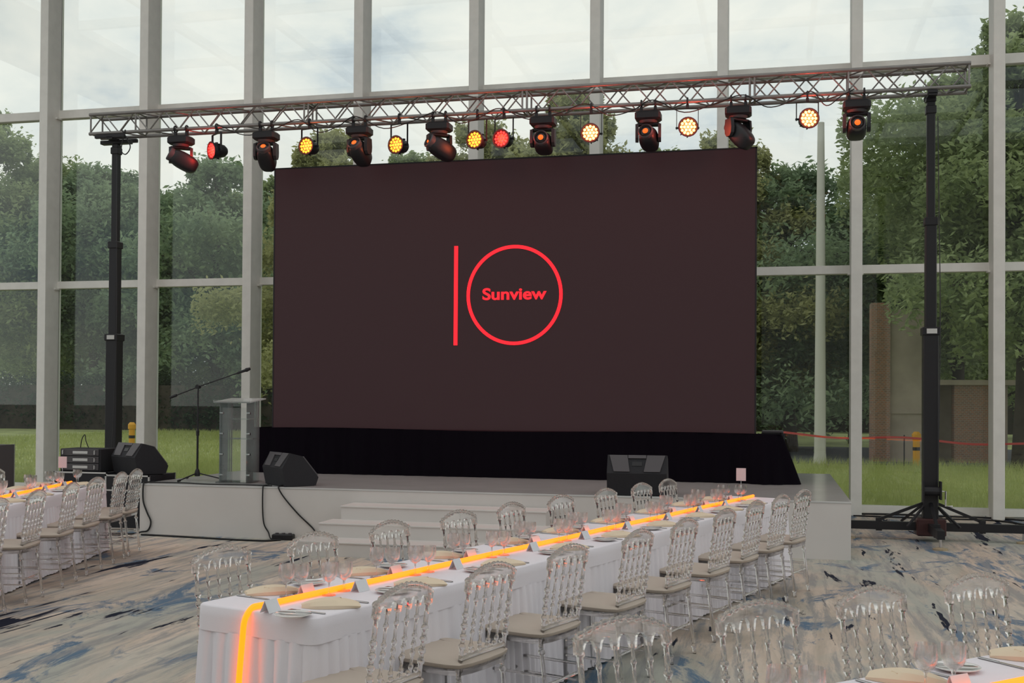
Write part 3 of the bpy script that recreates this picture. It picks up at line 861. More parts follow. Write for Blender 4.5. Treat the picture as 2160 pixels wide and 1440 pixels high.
# --- chair meshes (made once, shared by every copy); origin on the floor under the seat, sitter faces +Y
BW = 0.188           # half width between back posts
LEAN = 0.13
def back_pt(x, z):   # point on the leaning back plane
    return (x, -0.195 - (z - 0.46) * LEAN, z)
def turned(z0, z1, r, beads):
    """baluster profile: plain shaft with turned rings at fractions listed in beads"""
    prof = [(r * 0.9, z0)]
    for f in sorted(beads):
        z = z0 + (z1 - z0) * f
        prof += [(r * 0.85, z - 0.014), (r * 1.3, z - 0.008), (r * 1.42, z), (r * 1.3, z + 0.008), (r * 0.85, z + 0.014)]
    prof += [(r * 0.9, z1)]
    return prof
CH = {}
Rlean = Matrix.Translation((0, -0.195, 0.46)) @ Matrix.Rotation(math.atan(LEAN), 4, 'X')
CH['spindle'] = MB().lathe(turned(0.055, 0.365, 0.0085, (0.10, 0.30, 0.42, 0.54, 0.80)), 8).mesh('spindle', M['acrylic'], 50)
CH['post'] = MB().lathe(turned(-0.06, 0.40, 0.0125, (0.10, 0.34, 0.44, 0.55, 0.66, 0.90)), 10).mesh('back_post', M['acrylic'], 50)
def crest():
    b = MB()
    n = 60
    half = BW + 0.022
    def topz(x): return 0.398 + 0.056 * math.cos(x / half * PI / 2) ** 0.8
    xs_ = [-half + 2 * half * i / n for i in range(n + 1)]
    uprights = [-BW + 2 * BW * i / 5 for i in range(6)]
    def botz(x):
        for i in range(5):
            a, c = uprights[i] + 0.012, uprights[i + 1] - 0.012
            if a < x < c:
                u = (x - (a + c) / 2) / ((c - a) / 2)
                return 0.352 + 0.036 * math.sqrt(max(0, 1 - u * u)) + 0.018 * math.cos(x / half * PI / 2)
        return 0.352
    poly = [(x, topz(x)) for x in xs_]
    front, back = [], []
    vs_, fs_ = [], []
    for y in (-0.010, 0.010):
        for x in xs_: vs_ += [(x, y, topz(x)), (x, y, botz(x))]
    m_ = 2 * (n + 1)
    for i in range(n):
        a = 2 * i
        fs_ += [(a, a + 1, a + 3, a + 2), (m_ + a, m_ + a + 2, m_ + a + 3, m_ + a + 1), (a, a + 2, m_ + a + 2, m_ + a), (a + 1, m_ + a + 1, m_ + a + 3, a + 3)]
    fs_ += [(0, m_, m_ + 1, 1), (2 * n, 2 * n + 1, m_ + 2 * n + 1, m_ + 2 * n)]
    b.add(vs_, fs_)
    pts_ = [(x, 0, topz(x) + 0.004) for x in [-half - 0.006 + (2 * half + 0.012) * i / 72 if False else -half + 2 * half * i / 72 for i in range(73)]]
    rad = [0.0125 + 0.0032 * math.sin(i * 2 * PI / 6) for i in range(73)]
    b.tube(pts_, rad, 7)
    return b
CH['crest'] = crest().xf(Rlean).mesh('crest_rail', M['acrylic'], 50)
lr = MB().box(-BW, BW, -0.010, 0.010, 0.030, 0.052, 0.004)
for i in range(6):
    x = -BW + 2 * BW * (i + 0.5) / 6
    lr.lathe([(0.004, 0.05), (0.011, 0.058), (0.012, 0.065), (0.008, 0.073), (0.002, 0.076)], 8, (x, 0))
CH['lower_rail'] = lr.xf(Rlean).mesh('lower_rail', M['acrylic'], 50)
def seat_outline(s=0.0):
    pts_ = [(-0.20 - s, -0.20 - s), (0.20 + s, -0.20 - s), (0.212 + s, 0.14), (0.19 + s, 0.172 + s), (0.0, 0.187 + s), (-0.19 - s, 0.172 + s), (-0.212 - s, 0.14)]
    return pts_
def seat_ring(z, s): return [(x, y, z) for x, y in smooth_closed(seat_outline(s))]
def smooth_closed(p, n=4):
    out = []
    k = len(p)
    for i in range(k):
        a, b, c, d = [Vector(p[(i + j) % k]) for j in (-1, 0, 1, 2)]
        for q in range(n):
            t = q / n
            v = 0.5 * ((2 * b) + (c - a) * t * 0.6 + (-3 * 2 * b + 3 * 2 * c - 2 * 0.6 * (c - a) - 0.6 * (d - b)) * t * t + (2 * 2 * b - 2 * 2 * c + 0.6 * (c - a) + 0.6 * (d - b)) * t ** 3)
            out.append((v.x, v.y))
    return out
CH['frame'] = MB().rings([seat_ring(0.418, -0.005), seat_ring(0.422, 0.004), seat_ring(0.444, 0.004), seat_ring(0.447, -0.004)]).mesh('seat_frame', M['acrylic'], 40)
CH['cushion'] = MB().rings([seat_ring(0.4475, -0.012), seat_ring(0.455, 0.006), seat_ring(0.472, 0.010), seat_ring(0.485, -0.004), seat_ring(0.491, -0.035), seat_ring(0.493, -0.08)]).mesh('seat_cushion', M['cushion'], 60)
def tleg(dx, dy):
    prof = turned(0.0, 0.418, 0.0135, (0.12, 0.90))
    b = MB()
    n = 10
    b.rings([[(dx * (1 - z / 0.418) + r * math.cos(2 * PI * j / n), dy * (1 - z / 0.418) + r * math.sin(2 * PI * j / n), z) for j in range(n)] for r, z in prof])
    return b
CH['front_leg'] = tleg(0.0, 0.0).mesh('front_leg', M['acrylic'], 50)
CH['rear_leg'] = tleg(0.0, -0.05).mesh('rear_leg', M['acrylic'], 50)
CH['side_stretcher'] = MB().tube([(0, -0.20, 0), (0, 0.145, 0)], 0.0085, 7).mesh('stretcher', M['acrylic'], True)
CH['cross_stretcher'] = MB().tube([(-0.18, 0, 0), (0.18, 0, 0)], 0.0085, 7).mesh('stretcher', M['acrylic'], True)
def make_chair():
    t = thing('dining_chair', 'x', 'chair')
    obj('seat_cushion', CH['cushion'], t)
    obj('seat_frame', CH['frame'], t)
    obj('crest_rail', CH['crest'], t)
    obj('lower_rail', CH['lower_rail'], t)
    an = math.atan(LEAN)
    for i in range(6):
        x = -BW + 2 * BW * i / 5
        obj('back_post' if i in (0, 5) else 'spindle', CH['post'] if i in (0, 5) else CH['spindle'], t, (x, -0.195, 0.46), (an, 0, 0))
    for s in (-1, 1):
        obj('front_leg', CH['front_leg'], t, (s * 0.182, 0.145, 0))
        obj('rear_leg', CH['rear_leg'], t, (s * 0.188, -0.190, 0))
        for z in (0.16, 0.25): obj('stretcher', CH['side_stretcher'], t, (s * 0.176, 0, z))
    obj('stretcher', CH['cross_stretcher'], t, (0, 0.145, 0.20))
    obj('stretcher', CH['cross_stretcher'], t, (0, -0.21, 0.20))
    return t
CHAIR = {'o': make_chair(), 'used': False}
def place_chair(loc, rz, label, group):
    if not CHAIR['used']:
        o = CHAIR['o']; CHAIR['used'] = True
    else: o = copy_tree(CHAIR['o'])
    o.location = loc
    o.rotation_euler = (0, 0, rz)
    o['label'] = label; o['group'] = group
    return o

# --- small table things, made once and copied
def proto(builder):
    s = {'o': None}
    def place(loc, rz, label, group):
        if s['o'] is None: o = s['o'] = builder()
        else: o = copy_tree(s['o'])
        o.location = loc
        o.rotation_euler = (0, 0, rz)
        o['label'] = label; o['group'] = group
        return o
    return place
def b_glass():
    t = thing('wine_glass', 'x', 'glass')
    MB().lathe([(0.034, 0.0), (0.033, 0.003), (0.012, 0.006), (0.004, 0.010)], 16).build('foot', M['wineglass'], t, smooth=True)
    MB().lathe([(0.004, 0.010), (0.0038, 0.035), (0.005, 0.058), (0.009, 0.064)], 8).build('stem', M['wineglass'], t, smooth=True)
    MB().lathe([(0.009, 0.064), (0.026, 0.074), (0.036, 0.092), (0.039, 0.112), (0.037, 0.135), (0.034, 0.156), (0.0325, 0.156), (0.0355, 0.135), (0.0372, 0.112), (0.034, 0.094), (0.025, 0.077), (0.008, 0.068)], 18, cap=True).build('bowl', M['wineglass'], t, smooth=True)
    return t
def b_goblet():
    t = thing('water_goblet', 'x', 'glass')
    MB().lathe([(0.035, 0.0), (0.034, 0.003), (0.013, 0.007), (0.006, 0.012)], 16).build('foot', M['wineglass'], t, smooth=True)
    MB().lathe([(0.006, 0.012), (0.0055, 0.03), (0.008, 0.05), (0.012, 0.056)], 8).build('stem', M['wineglass'], t, smooth=True)
    MB().lathe([(0.012, 0.056), (0.030, 0.068), (0.040, 0.090), (0.042, 0.115), (0.041, 0.142), (0.0395, 0.142), (0.0402, 0.115), (0.038, 0.092), (0.029, 0.071), (0.010, 0.060)], 18).build('bowl', M['wineglass'], t, smooth=True)
    return t
def b_plate():
    t = thing('side_plate', 'x', 'plate')
    MB().lathe([(0.045, 0.0), (0.055, 0.003), (0.080, 0.012), (0.081, 0.015), (0.055, 0.008), (0.02, 0.006)], 24).build('dish', M['china'], t, smooth=True)
    MB().lathe([(0.0815, 0.0135), (0.083, 0.0145), (0.0815, 0.0155)], 24, cap=False).build('rim', M['china'], t, smooth=True)
    return t
def b_knife():
    t = thing('table_knife', 'x', 'cutlery')
    MB().box(-0.006, 0.006, -0.10, -0.01, 0, 0.006, 0.002).build('handle', M['cutlery'], t)
    MB().prism([(-0.008, -0.01), (0.006, -0.01), (0.007, 0.09), (0.002, 0.11), (-0.008, 0.08)], 0.001, 0.004, 'z').build('blade', M['cutlery'], t)
    return t
def b_butter():
    t = thing('butter_knife', 'x', 'cutlery')
    MB().box(-0.006, 0.006, -0.08, -0.005, 0, 0.006, 0.002).build('handle', M['cutlery'], t)
    MB().prism([(-0.008, -0.005), (0.007, -0.005), (0.010, 0.05), (0.003, 0.075), (-0.008, 0.06)], 0.001, 0.004, 'z').build('blade', M['cutlery'], t)
    return t
def b_fork():
    t = thing('table_fork', 'x', 'cutlery')
    MB().box(-0.005, 0.005, -0.10, 0.03, 0, 0.005, 0.0015).build('handle', M['cutlery'], t)
    h = MB().prism([(-0.005, 0.03), (0.005, 0.03), (0.012, 0.05), (0.012, 0.058), (-0.012, 0.058), (-0.012, 0.05)], 0.001, 0.005, 'z')
    for k in range(4): h.box(-0.012 + k * 0.0068, -0.0085 + k * 0.0068, 0.058, 0.098, 0.0015, 0.0045)
    h.build('tines', M['cutlery'], t)
    return t
def b_napkin():
    t = thing('folded_napkin', 'x', 'napkin')
    b = MB()
    rings = []
    for i in range(13):
        u = i / 12
        y = -0.13 + 0.26 * u
        w = 0.048 * (0.55 + 0.9 * math.sin(PI * min(1, u * 0.9 + 0.1)) ** 0.7) * (1.0 if u < 0.8 else 1.0 - (u - 0.8) * 1.6)
        h = 0.014 + 0.022 * math.sin(PI * u) ** 0.8
        rings.append([(w * 1.0, y, 0.0), (w * 1.05, y, h * 0.5), (w * 0.6, y + 0.004, h), (-w * 0.1, y, h * 0.86), (-w * 0.55, y, h * 0.98), (-w * 1.05, y - 0.004, h * 0.45), (-w, y, 0.0)])
    b.rings(rings)
    b.build('fold', M['napkin'], t, smooth=35)
    MB().rings([[(0.03 + 0.02 * math.sin(q * 2), -0.05 + 0.06 * q / 3 + 0.004 * k, 0.030 + 0.007 * (k % 2) - 0.003 * q) for k in range(3)] for q in range(4)], cap=False, closed=False).build('turned_corner', M['napkin'], t)
    return t
def b_card():
    t = thing('tent_card', 'x', 'card')
    for s in (-1, 1):
        MB().prism([(s * 0.024, 0.0), (s * 0.0262, 0.0), (s * 0.0011, 0.054), (-s * 0.0011, 0.054)], -0.043, 0.043, 'x').build('leaf', M['card'], t)
    return t
P_glass, P_goblet, P_plate = proto(b_glass), proto(b_goblet), proto(b_plate)
P_knife, P_butter, P_fork, P_nap, P_card = proto(b_knife), proto(b_butter), proto(b_fork), proto(b_napkin), proto(b_card)

def cloth_table(O, ang, length, hw, label_cloth, label_table, seed, near_flare=0.03):
    """white cloth with a plain drop and a pleated skirt over a folding table; local x = right, y = away along the table"""
    r_ = random.Random(seed)
    tb = thing('banquet_table', label_table, 'table', (*O, 0), ang)
    MB().box(-hw + 0.02, hw - 0.02, 0.02, length - 0.02, 0.715, 0.742).build('tabletop', M['foot_pad'], tb)
    for y in (0.25, length / 3, 2 * length / 3, length - 0.25):
        for s in (-1, 1): MB().tube([(s * (hw - 0.12), y, 0), (s * (hw - 0.12), y, 0.715)], 0.014, 6).build('leg', M['steel'], tb)
    cl = thing('tablecloth', label_cloth, 'tablecloth', (*O, 0), ang)
    def perim(off, stepl):
        rc = 0.05 + off
        x0, x1, y0, y1 = -hw - off, hw + off, -off, length + off
        segs = [((x0 + rc, y0), (x1 - rc, y0), (0, -1)), ((x1, y0 + rc), (x1, y1 - rc), (1, 0)), ((x1 - rc, y1), (x0 + rc, y1), (0, 1)), ((x0, y1 - rc), (x0, y0 + rc), (-1, 0))]
        cs = [((x1 - rc, y0 + rc), -PI / 2), ((x1 - rc, y1 - rc), 0), ((x0 + rc, y1 - rc), PI / 2), ((x0 + rc, y0 + rc), PI)]
        out = []
        for (a, b, nrm), (c, a0) in zip(segs, cs):
            L_ = math.hypot(b[0] - a[0], b[1] - a[1])
            n = max(2, int(L_ / stepl))
            for i in range(n): out.append((a[0] + (b[0] - a[0]) * i / n, a[1] + (b[1] - a[1]) * i / n, *nrm))
            for i in range(8):
                q = a0 + PI / 2 * i / 8
                out.append((c[0] + rc * math.cos(q), c[1] + rc * math.sin(q), math.cos(q), math.sin(q)))
        return out
    ST = 0.0095
    P = perim(0.0, ST)
    # top sheet with its short plain drop
    tp = MB()
    rings = []
    ph = r_.random() * 9
    for (d, z) in ((-0.05, 0.750), (-0.012, 0.750), (-0.002, 0.7485), (0.004, 0.742), (0.006, 0.70), (0.0065, 0.635)):
        row = []
        u = 0
        for i, (x, y, nx, ny) in enumerate(P):
            u = i * ST
            w = 0.0025 * (0.75 - z) / 0.1 * math.sin(u * 9 + ph + math.sin(u * 2))
            row.append((x + nx * (d + w), y + ny * (d + w), z))
        rings.append(row)
    tp.rings(rings, cap=False)
    tp.f.append(tuple(range(len(P))))
    tp.build('top_sheet', M['linen'], cl, smooth=50)
    sk = MB()
    rings = []
    rows = 9
    ph2 = [r_.random() * 9 for _ in range(4)]
    for r in range(rows):
        t_ = r / (rows - 1)
        z = 0.640 + (0.015 - 0.640) * t_
        row = []
        for i, (x, y, nx, ny) in enumerate(P):
            u = i * ST
            k = 52 + 9 * math.sin(u * 0.7 + ph2[0])
            am = 0.007 + 0.024 * t_ ** 0.6 * (0.65 + 0.35 * math.sin(u * 3.1 + ph2[1]))
            pl = abs(math.sin(u * 41 + 1.6 * math.sin(u * 4.1 + ph2[2]) + 0.25 * math.sin(t_ * 3 + u * 9))) ** 0.8
            d = 0.002 + near_flare * t_ + am * (1.25 * pl - 0.6 + 0.45 * math.sin(u * 19 + ph2[3] + t_ * 0.8))
            row.append((x + nx * d, y + ny * d, z))
        rings.append(row)
    sk.rings(rings, cap=False)
    sk.build('pleated_skirt', M['linen'], cl, smooth=70)
    return cl

def frame_fn(O, ang):
    d = Vector((-math.sin(ang), math.cos(ang))); n = Vector((math.cos(ang), math.sin(ang)))
    def T(a, l, z=0.0):
        p = Vector(O) + d * a + n * l
        return (p.x, p.y, z)
    return T

TT = 0.751
def setting(T, ang, side, s, hw, who, grp, glasses, card, rnd, full=True, card_lat=None):
    """one place: side +1 sits on the right of the table and faces left"""
    face = ang + (PI / 2 if side > 0 else -PI / 2)
    r = side                                     # sitter's right is +along on the right side, -along on the left
    def at(rr, u): return T(s + r * rr, side * (hw - u), TT)
    j = lambda q: rnd.uniform(-q, q)
    P_nap(at(j(0.015), 0.115), face + 1.15 * r * 0 + PI / 2 * 0 + j(0.2) + (0.9 if side > 0 else 0.7), 'cream folded napkin at ' + who, 'napkins on the ' + grp)
    P_plate(at(-0.27, 0.10), j(3), 'white side plate at ' + who, 'side plates on the ' + grp)
    x, y, z = at(-0.262, 0.10)
    P_butter((x, y, z + 0.0155), face + 0.5 + j(0.3), 'small butter knife lying on the side plate at ' + who, 'butter knives on the ' + grp)
    if full:
        P_fork(at(-0.155, 0.12), face + j(0.06), 'steel fork left of the napkin at ' + who, 'forks on the ' + grp)
        P_knife(at(0.155, 0.12), face + j(0.06), 'steel table knife right of the napkin at ' + who, 'knives on the ' + grp)
    for k, (a, l) in enumerate(glasses):
        (P_glass if k == 0 else P_goblet)(T(a + j(0.012), l + j(0.01), TT), j(3), ('slim wine glass' if k == 0 else 'wide water goblet') + ' at ' + who, ('wine glasses' if k == 0 else 'water goblets') + ' on the ' + grp)
    if card is not None:
        P_card(T(card, card_lat, TT), face + PI + j(0.12), 'folded white tent card at ' + who, 'tent cards on the ' + grp)

def neon(name, pts, label):
    o = MB().tube(smooth_path(pts, 5), 0.0135, 8).build(name, M['neon'], smooth=True)
    return tag(o, label, 'light strip')

# ---- main table
O1, A1, L1, H1 = (-2.2542, 4.5802), -0.2968, 7.06, 0.347
T1 = frame_fn(O1, A1)
cloth_table(O1, A1, L1, H1, 'white pleated cloth on the long table in the middle of the room', 'long banquet table hidden under the middle white cloth', 1)
pts = [T1(L1 - 0.05, 0.0, TT + 0.0145)] + [T1(L1 - 0.05 - (L1 - 0.1) * i / 14, 0.006 * math.sin(i * 1.7), TT + 0.0145) for i in range(1, 14)] + [T1(0.10, 0.0, TT + 0.0145), T1(0.045, -0.004, TT + 0.0145), T1(0.005, -0.012, TT + 0.008), T1(-0.028, -0.022, TT - 0.04), T1(-0.036, -0.028, 0.62), T1(-0.052, -0.03, 0.45), T1(-0.068, -0.032, 0.2), T1(-0.085, -0.035, 0.02)]
neon('neon_strip', pts, 'glowing orange neon strip along the middle table, hanging over its near end')
LA = [0.563, 1.278, 2.029, 2.818, 3.559, 4.348, 5.20, 5.97, 6.626]
RA = [0.083, 0.798, 1.595, 2.440, 3.20, 3.98, 4.76, 5.44, 6.10]
rnd = random.Random(5)
far_l = ['nearest', 'second', 'third', 'fourth', 'fifth', 'sixth', 'seventh', 'eighth', 'farthest']
cards_R = [0.02, 0.66, 1.52, 2.40, 3.12, 3.82, 4.60, 5.30, 5.95]
CB = 0.245
for i in range(9):
    lat = 0.744 - CB
    which = far_l[i] if i in (0, 8) else far_l[i] + ' nearest'
    place_chair(T1(LA[i], -lat, 0), A1 - PI / 2 + rnd.uniform(-0.04, 0.04), 'clear acrylic dining chair, %s on the left side of the middle table' % which, 'clear chairs at the middle table')
    place_chair(T1(RA[i] + 0.02, lat + (0.03 if i in (3, 4, 5) else 0), 0), A1 + PI / 2 + rnd.uniform(-0.04, 0.04), 'clear acrylic dining chair, %s on the right side of the middle table' % which, 'clear chairs at the middle table')
    sl = LA[i] - 0.17
    sr = min(RA[i] + 0.17, 6.3)
    gl = [(sl - 0.06, -0.115), (sl + 0.05, -0.105)]
    gr = [(sr + 0.235, 0.03), (sr + 0.36, 0.025)]
    setting(T1, A1, -1, sl, H1, 'the %s left place, middle table' % which, 'middle table', gl, sl + 0.03, rnd, card_lat=-0.055)
    setting(T1, A1, 1, sr, H1, 'the %s right place, middle table' % which, 'middle table', gr, cards_R[i], rnd, card_lat=0.085)

def table_sign(loc, rz, label, h=0.20):
    t = thing('table_sign', label, 'sign', loc, rz)
    MB().lathe([(0.035, 0.0), (0.033, 0.006), (0.006, 0.010)], 14).build('base', M['steel'], t)
    MB().tube([(0, 0, 0.008), (0, 0, h)], 0.003, 6).build('stem', M['steel'], t)
    MB().box(-0.045, 0.045, -0.002, 0.002, h - 0.01, h + 0.11).build('printed_card', M['print'], t)
sp_ = T1(6.55, 0.03, TT)
table_sign(sp_, 0.0, 'pink printed table card on a stand at the far end of the middle table')

# ---- left table
A2 = 0.2735
d2 = Vector((-math.sin(A2), math.cos(A2))); n2 = Vector((math.cos(A2), math.sin(A2)))
E2 = Vector((-7.53, 10.93))           # far end, centre line
L2 = 7.0
O2 = tuple(E2 - d2 * L2)
T2 = frame_fn(O2, A2)
cloth_table(O2, A2, L2, H1, 'white pleated cloth on the long table at the left edge of the view', 'long banquet table hidden under the left white cloth', 2)
neon('neon_strip', [T2(L2 - 0.12 - (L2 - 0.3) * i / 12, 0.006 * math.sin(i * 2.1), TT + 0.0145) for i in range(13)], 'glowing orange neon strip along the left table')
left_al = [6.72, 6.18, 5.42, 4.72, 3.90, 3.12, 2.34]
for i, a in enumerate(left_al):
    lat = 0.744 - CB
    which = 'farthest' if i == 0 else ORD[i] + ' farthest'
    place_chair(T2(a, lat, 0), A2 + PI / 2 + rnd.uniform(-0.05, 0.05), 'clear acrylic dining chair, %s on the right side of the left table' % which, 'clear chairs at the left table')
    sr = a - 0.1
    setting(T2, A2, 1, sr, H1, 'the %s right place, left table' % which, 'left table', [(sr + 0.2, 0.07), (sr + 0.31, 0.05)], sr - 0.2, rnd, full=i < 5, card_lat=0.085)
    if i < 4:
        setting(T2, A2, -1, sr - 0.05, H1, 'the %s left place, left table' % which, 'left table', [(sr - 0.1, -0.12), (sr + 0.0, -0.11)], sr + 0.1, rnd, full=False, card_lat=-0.055)
    if i < 2:
        place_chair(T2(a, -lat, 0), A2 - PI / 2, 'clear acrylic dining chair, %s on the far side of the left table' % which, 'clear chairs at the left table')
table_sign(T2(6.55, 0.02, TT), 0.2, 'pink printed table card on a stand at the far end of the left table')

# ---- right table
A3 = -0.788
P3 = Vector((0.806, 4.034))
d3 = Vector((-math.sin(A3), math.cos(A3)))
O3 = tuple(P3 - d3 * 1.30)
T3 = frame_fn(O3, A3)
cloth_table(O3, A3, 5.2, H1, 'white pleated cloth on the table in the lower right corner', 'long banquet table hidden under the lower right white cloth', 3)
neon('neon_strip', [T3(0.1 + 5.0 * i / 10, 0.004 * math.sin(i * 2.1), TT + 0.0145) for i in range(11)], 'glowing orange neon strip along the lower right table')
rt = [0.315, 0.972, 1.625, 2.307]
for i, a in enumerate(rt):
    which = far_l[i] if i == 0 else far_l[i] + ' nearest'
    place_chair(T3(a, -(0.90 - CB), 0), A3 - PI / 2 + rnd.uniform(-0.04, 0.04), 'clear acrylic dining chair, %s in the row at the lower right table' % which, 'clear chairs at the lower right table')
g3 = {1: [(1.015, -0.19), (1.12, -0.15)], 2: [(1.60, -0.18), (1.67, -0.14)]}
for i, a in enumerate(rt):
    which = far_l[i] if i == 0 else far_l[i] + ' nearest'
    s = a + 0.05
    gl = [(s - 0.06, -0.12), (s + 0.06, -0.10)]
    setting(T3, A3, -1, s, H1, 'the %s place, lower right table' % which, 'lower right table', gl, s + 0.03, rnd, card_lat=-0.06)

#SECTION exterior
# ------------------------------------------------------------------ outside
MB().box(-260, 160, 18.2, 420, -0.35, -0.15).build('ground', M['lawn'], kind='structure', label='lawn outside the window wall')
MB().box(-260, 160, -200, -15.2, -0.35, -0.15).build('ground', M['asphalt'], kind='structure', label='paving behind the hall')
MB().box(-260, -24.2, -15.2, 18.2, -0.35, -0.15).build('ground', M['asphalt'], kind='structure', label='paving beside the hall')
MB().box(17.2, 160, -15.2, 18.2, -0.35, -0.15).build('ground', M['asphalt'], kind='structure', label='paving at the far side of the hall')
MB().box(-4, 30, 34.5, 47, -0.15, -0.11).build('path', M['asphalt'], kind='structure', label='grey path beyond the lawn')

def blades(x0, x1, y0, y1, n, h0, h1, w):
    x = rng.uniform(x0, x1, n); y = y0 + (y1 - y0) * rng.random(n) ** 1.5
    a = rng.uniform(0, PI, n); h = rng.uniform(h0, h1, n); lean = rng.normal(0, 0.35, (n, 2)) * h[:, None]
    dx, dy = np.cos(a) * w, np.sin(a) * w
    z = -0.155
    v = np.zeros((n, 3, 3))
    v[:, 0] = np.stack([x - dx, y - dy, np.full(n, z)], 1)
    v[:, 1] = np.stack([x + dx, y + dy, np.full(n, z)], 1)
    v[:, 2] = np.stack([x + lean[:, 0], y + lean[:, 1], z + h], 1)
    me = bpy.data.meshes.new('grass')
    me.vertices.add(n * 3); me.vertices.foreach_set('co', v.ravel())
    me.loops.add(n * 3); me.loops.foreach_set('vertex_index', np.arange(n * 3, dtype=np.int32))
    me.polygons.add(n); me.polygons.foreach_set('loop_start', np.arange(0, n * 3, 3, dtype=np.int32))
    me.update(calc_edges=True)
    me.materials.append(M['grass'])
    return me
tag(obj('grass', blades(-16, 8, 18.25, 34, 90000, 0.06, 0.36, 0.008), None), 'rough green grass growing outside the window wall', 'grass', kind='stuff')
tag(obj('grass', blades(-34, -6, 20, 62, 60000, 0.08, 0.22, 0.02), None), 'bright lawn grass beyond the left windows', 'grass', kind='stuff')

def leaf_mesh(name, pads, per, size, material, seed, flat=0.18):
    """crown of separate leaves gathered in layered sprays"""
    g = np.random.default_rng(seed)
    cs = []
    for (px, py, pz, r, k) in pads:
        m_ = int(per * k)
        a = g.uniform(0, 2 * PI, m_); rr = r * np.sqrt(g.random(m_))
        # sprays: leaves cling to radiating twigs
        tw = np.round(a / (2 * PI / 17)) * (2 * PI / 17)
        a = tw + g.normal(0, 0.10, m_)
        z = pz + g.normal(0, r * flat, m_) - 0.10 * rr + 0.22 * np.sin(tw * 5 + px)
        cs.append(np.stack([px + rr * np.cos(a), py + rr * np.sin(a), z], 1))
    c = np.concatenate(cs)
    n = len(c)
    nrm = g.normal(0, 1, (n, 3)); nrm[:, 2] = np.abs(nrm[:, 2]) + 0.5
    nrm /= np.linalg.norm(nrm, axis=1)[:, None]
    t = g.normal(0, 1, (n, 3)); t -= nrm * (t * nrm).sum(1)[:, None]; t /= np.linalg.norm(t, axis=1)[:, None]
    b = np.cross(nrm, t)
    s = size * g.uniform(0.6, 1.3, n)[:, None]
    v = np.stack([c - t * s, c + b * s * 0.45, c + t * s, c - b * s * 0.45], 1)
    me = bpy.data.meshes.new(name)
    me.vertices.add(n * 4); me.vertices.foreach_set('co', v.ravel())
    me.loops.add(n * 4); me.loops.foreach_set('vertex_index', np.arange(n * 4, dtype=np.int32))
    me.polygons.add(n); me.polygons.foreach_set('loop_start', np.arange(0, n * 4, 4, dtype=np.int32))
    me.update(calc_edges=True)
    me.materials.append(material)
    return me
def crown_pads(seed, H, R, base, n):
    g = random.Random(seed)
    pads = []
    for i in range(n):
        f = (i + 0.5) / n
        z = base + (H - base) * f
        env = R * (math.sin(PI * min(1, 0.22 + 0.80 * f)) ** 0.6)
        a = i * 2.4 + g.uniform(-0.5, 0.5)
        q = env * g.uniform(0.25, 0.85)
        pads.append((q * math.cos(a), q * math.sin(a), z + g.uniform(-0.3, 0.3), max(1.1, env * g.uniform(0.42, 0.62)), 0.7 + 0.6 * env / R))
    return pads
def tree_kind(seed, H, R, base, n, per, mt, size=0.125):
    pads = crown_pads(seed, H, R, base, n)
    cm = leaf_mesh('crown', pads, per, size, M[mt], seed)
    tk = MB().tube(smooth_path([(0, 0, 0), (0.12, 0.05, H * 0.25), (-0.1, 0.1, H * 0.5), (0.05, 0, H * 0.78), (0, 0.1, H * 0.95)], 4), [0.26 - 0.22 * i / 16 for i in range(17)], 9).mesh('trunk', M['bark'], True)
    brs = []
    for (px, py, pz, r, k) in pads[::2]:
        b = MB()
        z0 = max(base * 0.6, pz - 1.6)
        b.tube(smooth_path([(0, 0, z0), (px * 0.45, py * 0.45, z0 + (pz - z0) * 0.55), (px, py, pz - 0.1)], 4), [0.10 - 0.075 * i / 8 for i in range(9)], 6)
        for q in range(5):
            a = q * 1.26 + px
            b.tube([(px, py, pz - 0.1), (px + r * 0.8 * math.cos(a), py + r * 0.8 * math.sin(a), pz - 0.05)], [0.03, 0.008], 5)
        brs.append(b.mesh('branch', M['bark'], True))
    return cm, tk, brs
KINDS = [tree_kind(31, 12.5, 4.6, 4.3, 20, 3200, 'leaf_dark'),
         tree_kind(32, 13.5, 5.0, 4.3, 22, 3200, 'leaf_mid'),
         tree_kind(33, 13.0, 4.6, 2.2, 22, 3000, 'leaf_warm'),
         tree_kind(34, 14.0, 5.4, 2.4, 24, 3200, 'leaf_mid'),
         tree_kind(35, 10.0, 4.6, 1.4, 22, 1500, 'leaf_dark')]
def tree(kind, x, y, rz, s, label):
    cm, tk, brs = KINDS[kind]
    t = thing('tree', label, 'tree', (x, y, -0.16), rz, 'trees outside the window wall')
    t.scale = (s, s, s)
    obj('trunk', tk, t)
    for b in brs: obj('branch', b, t)
    obj('crown', cm, t)
    return t
def at_px(px, Y):
    return wall_pt(px, 830, Y).x
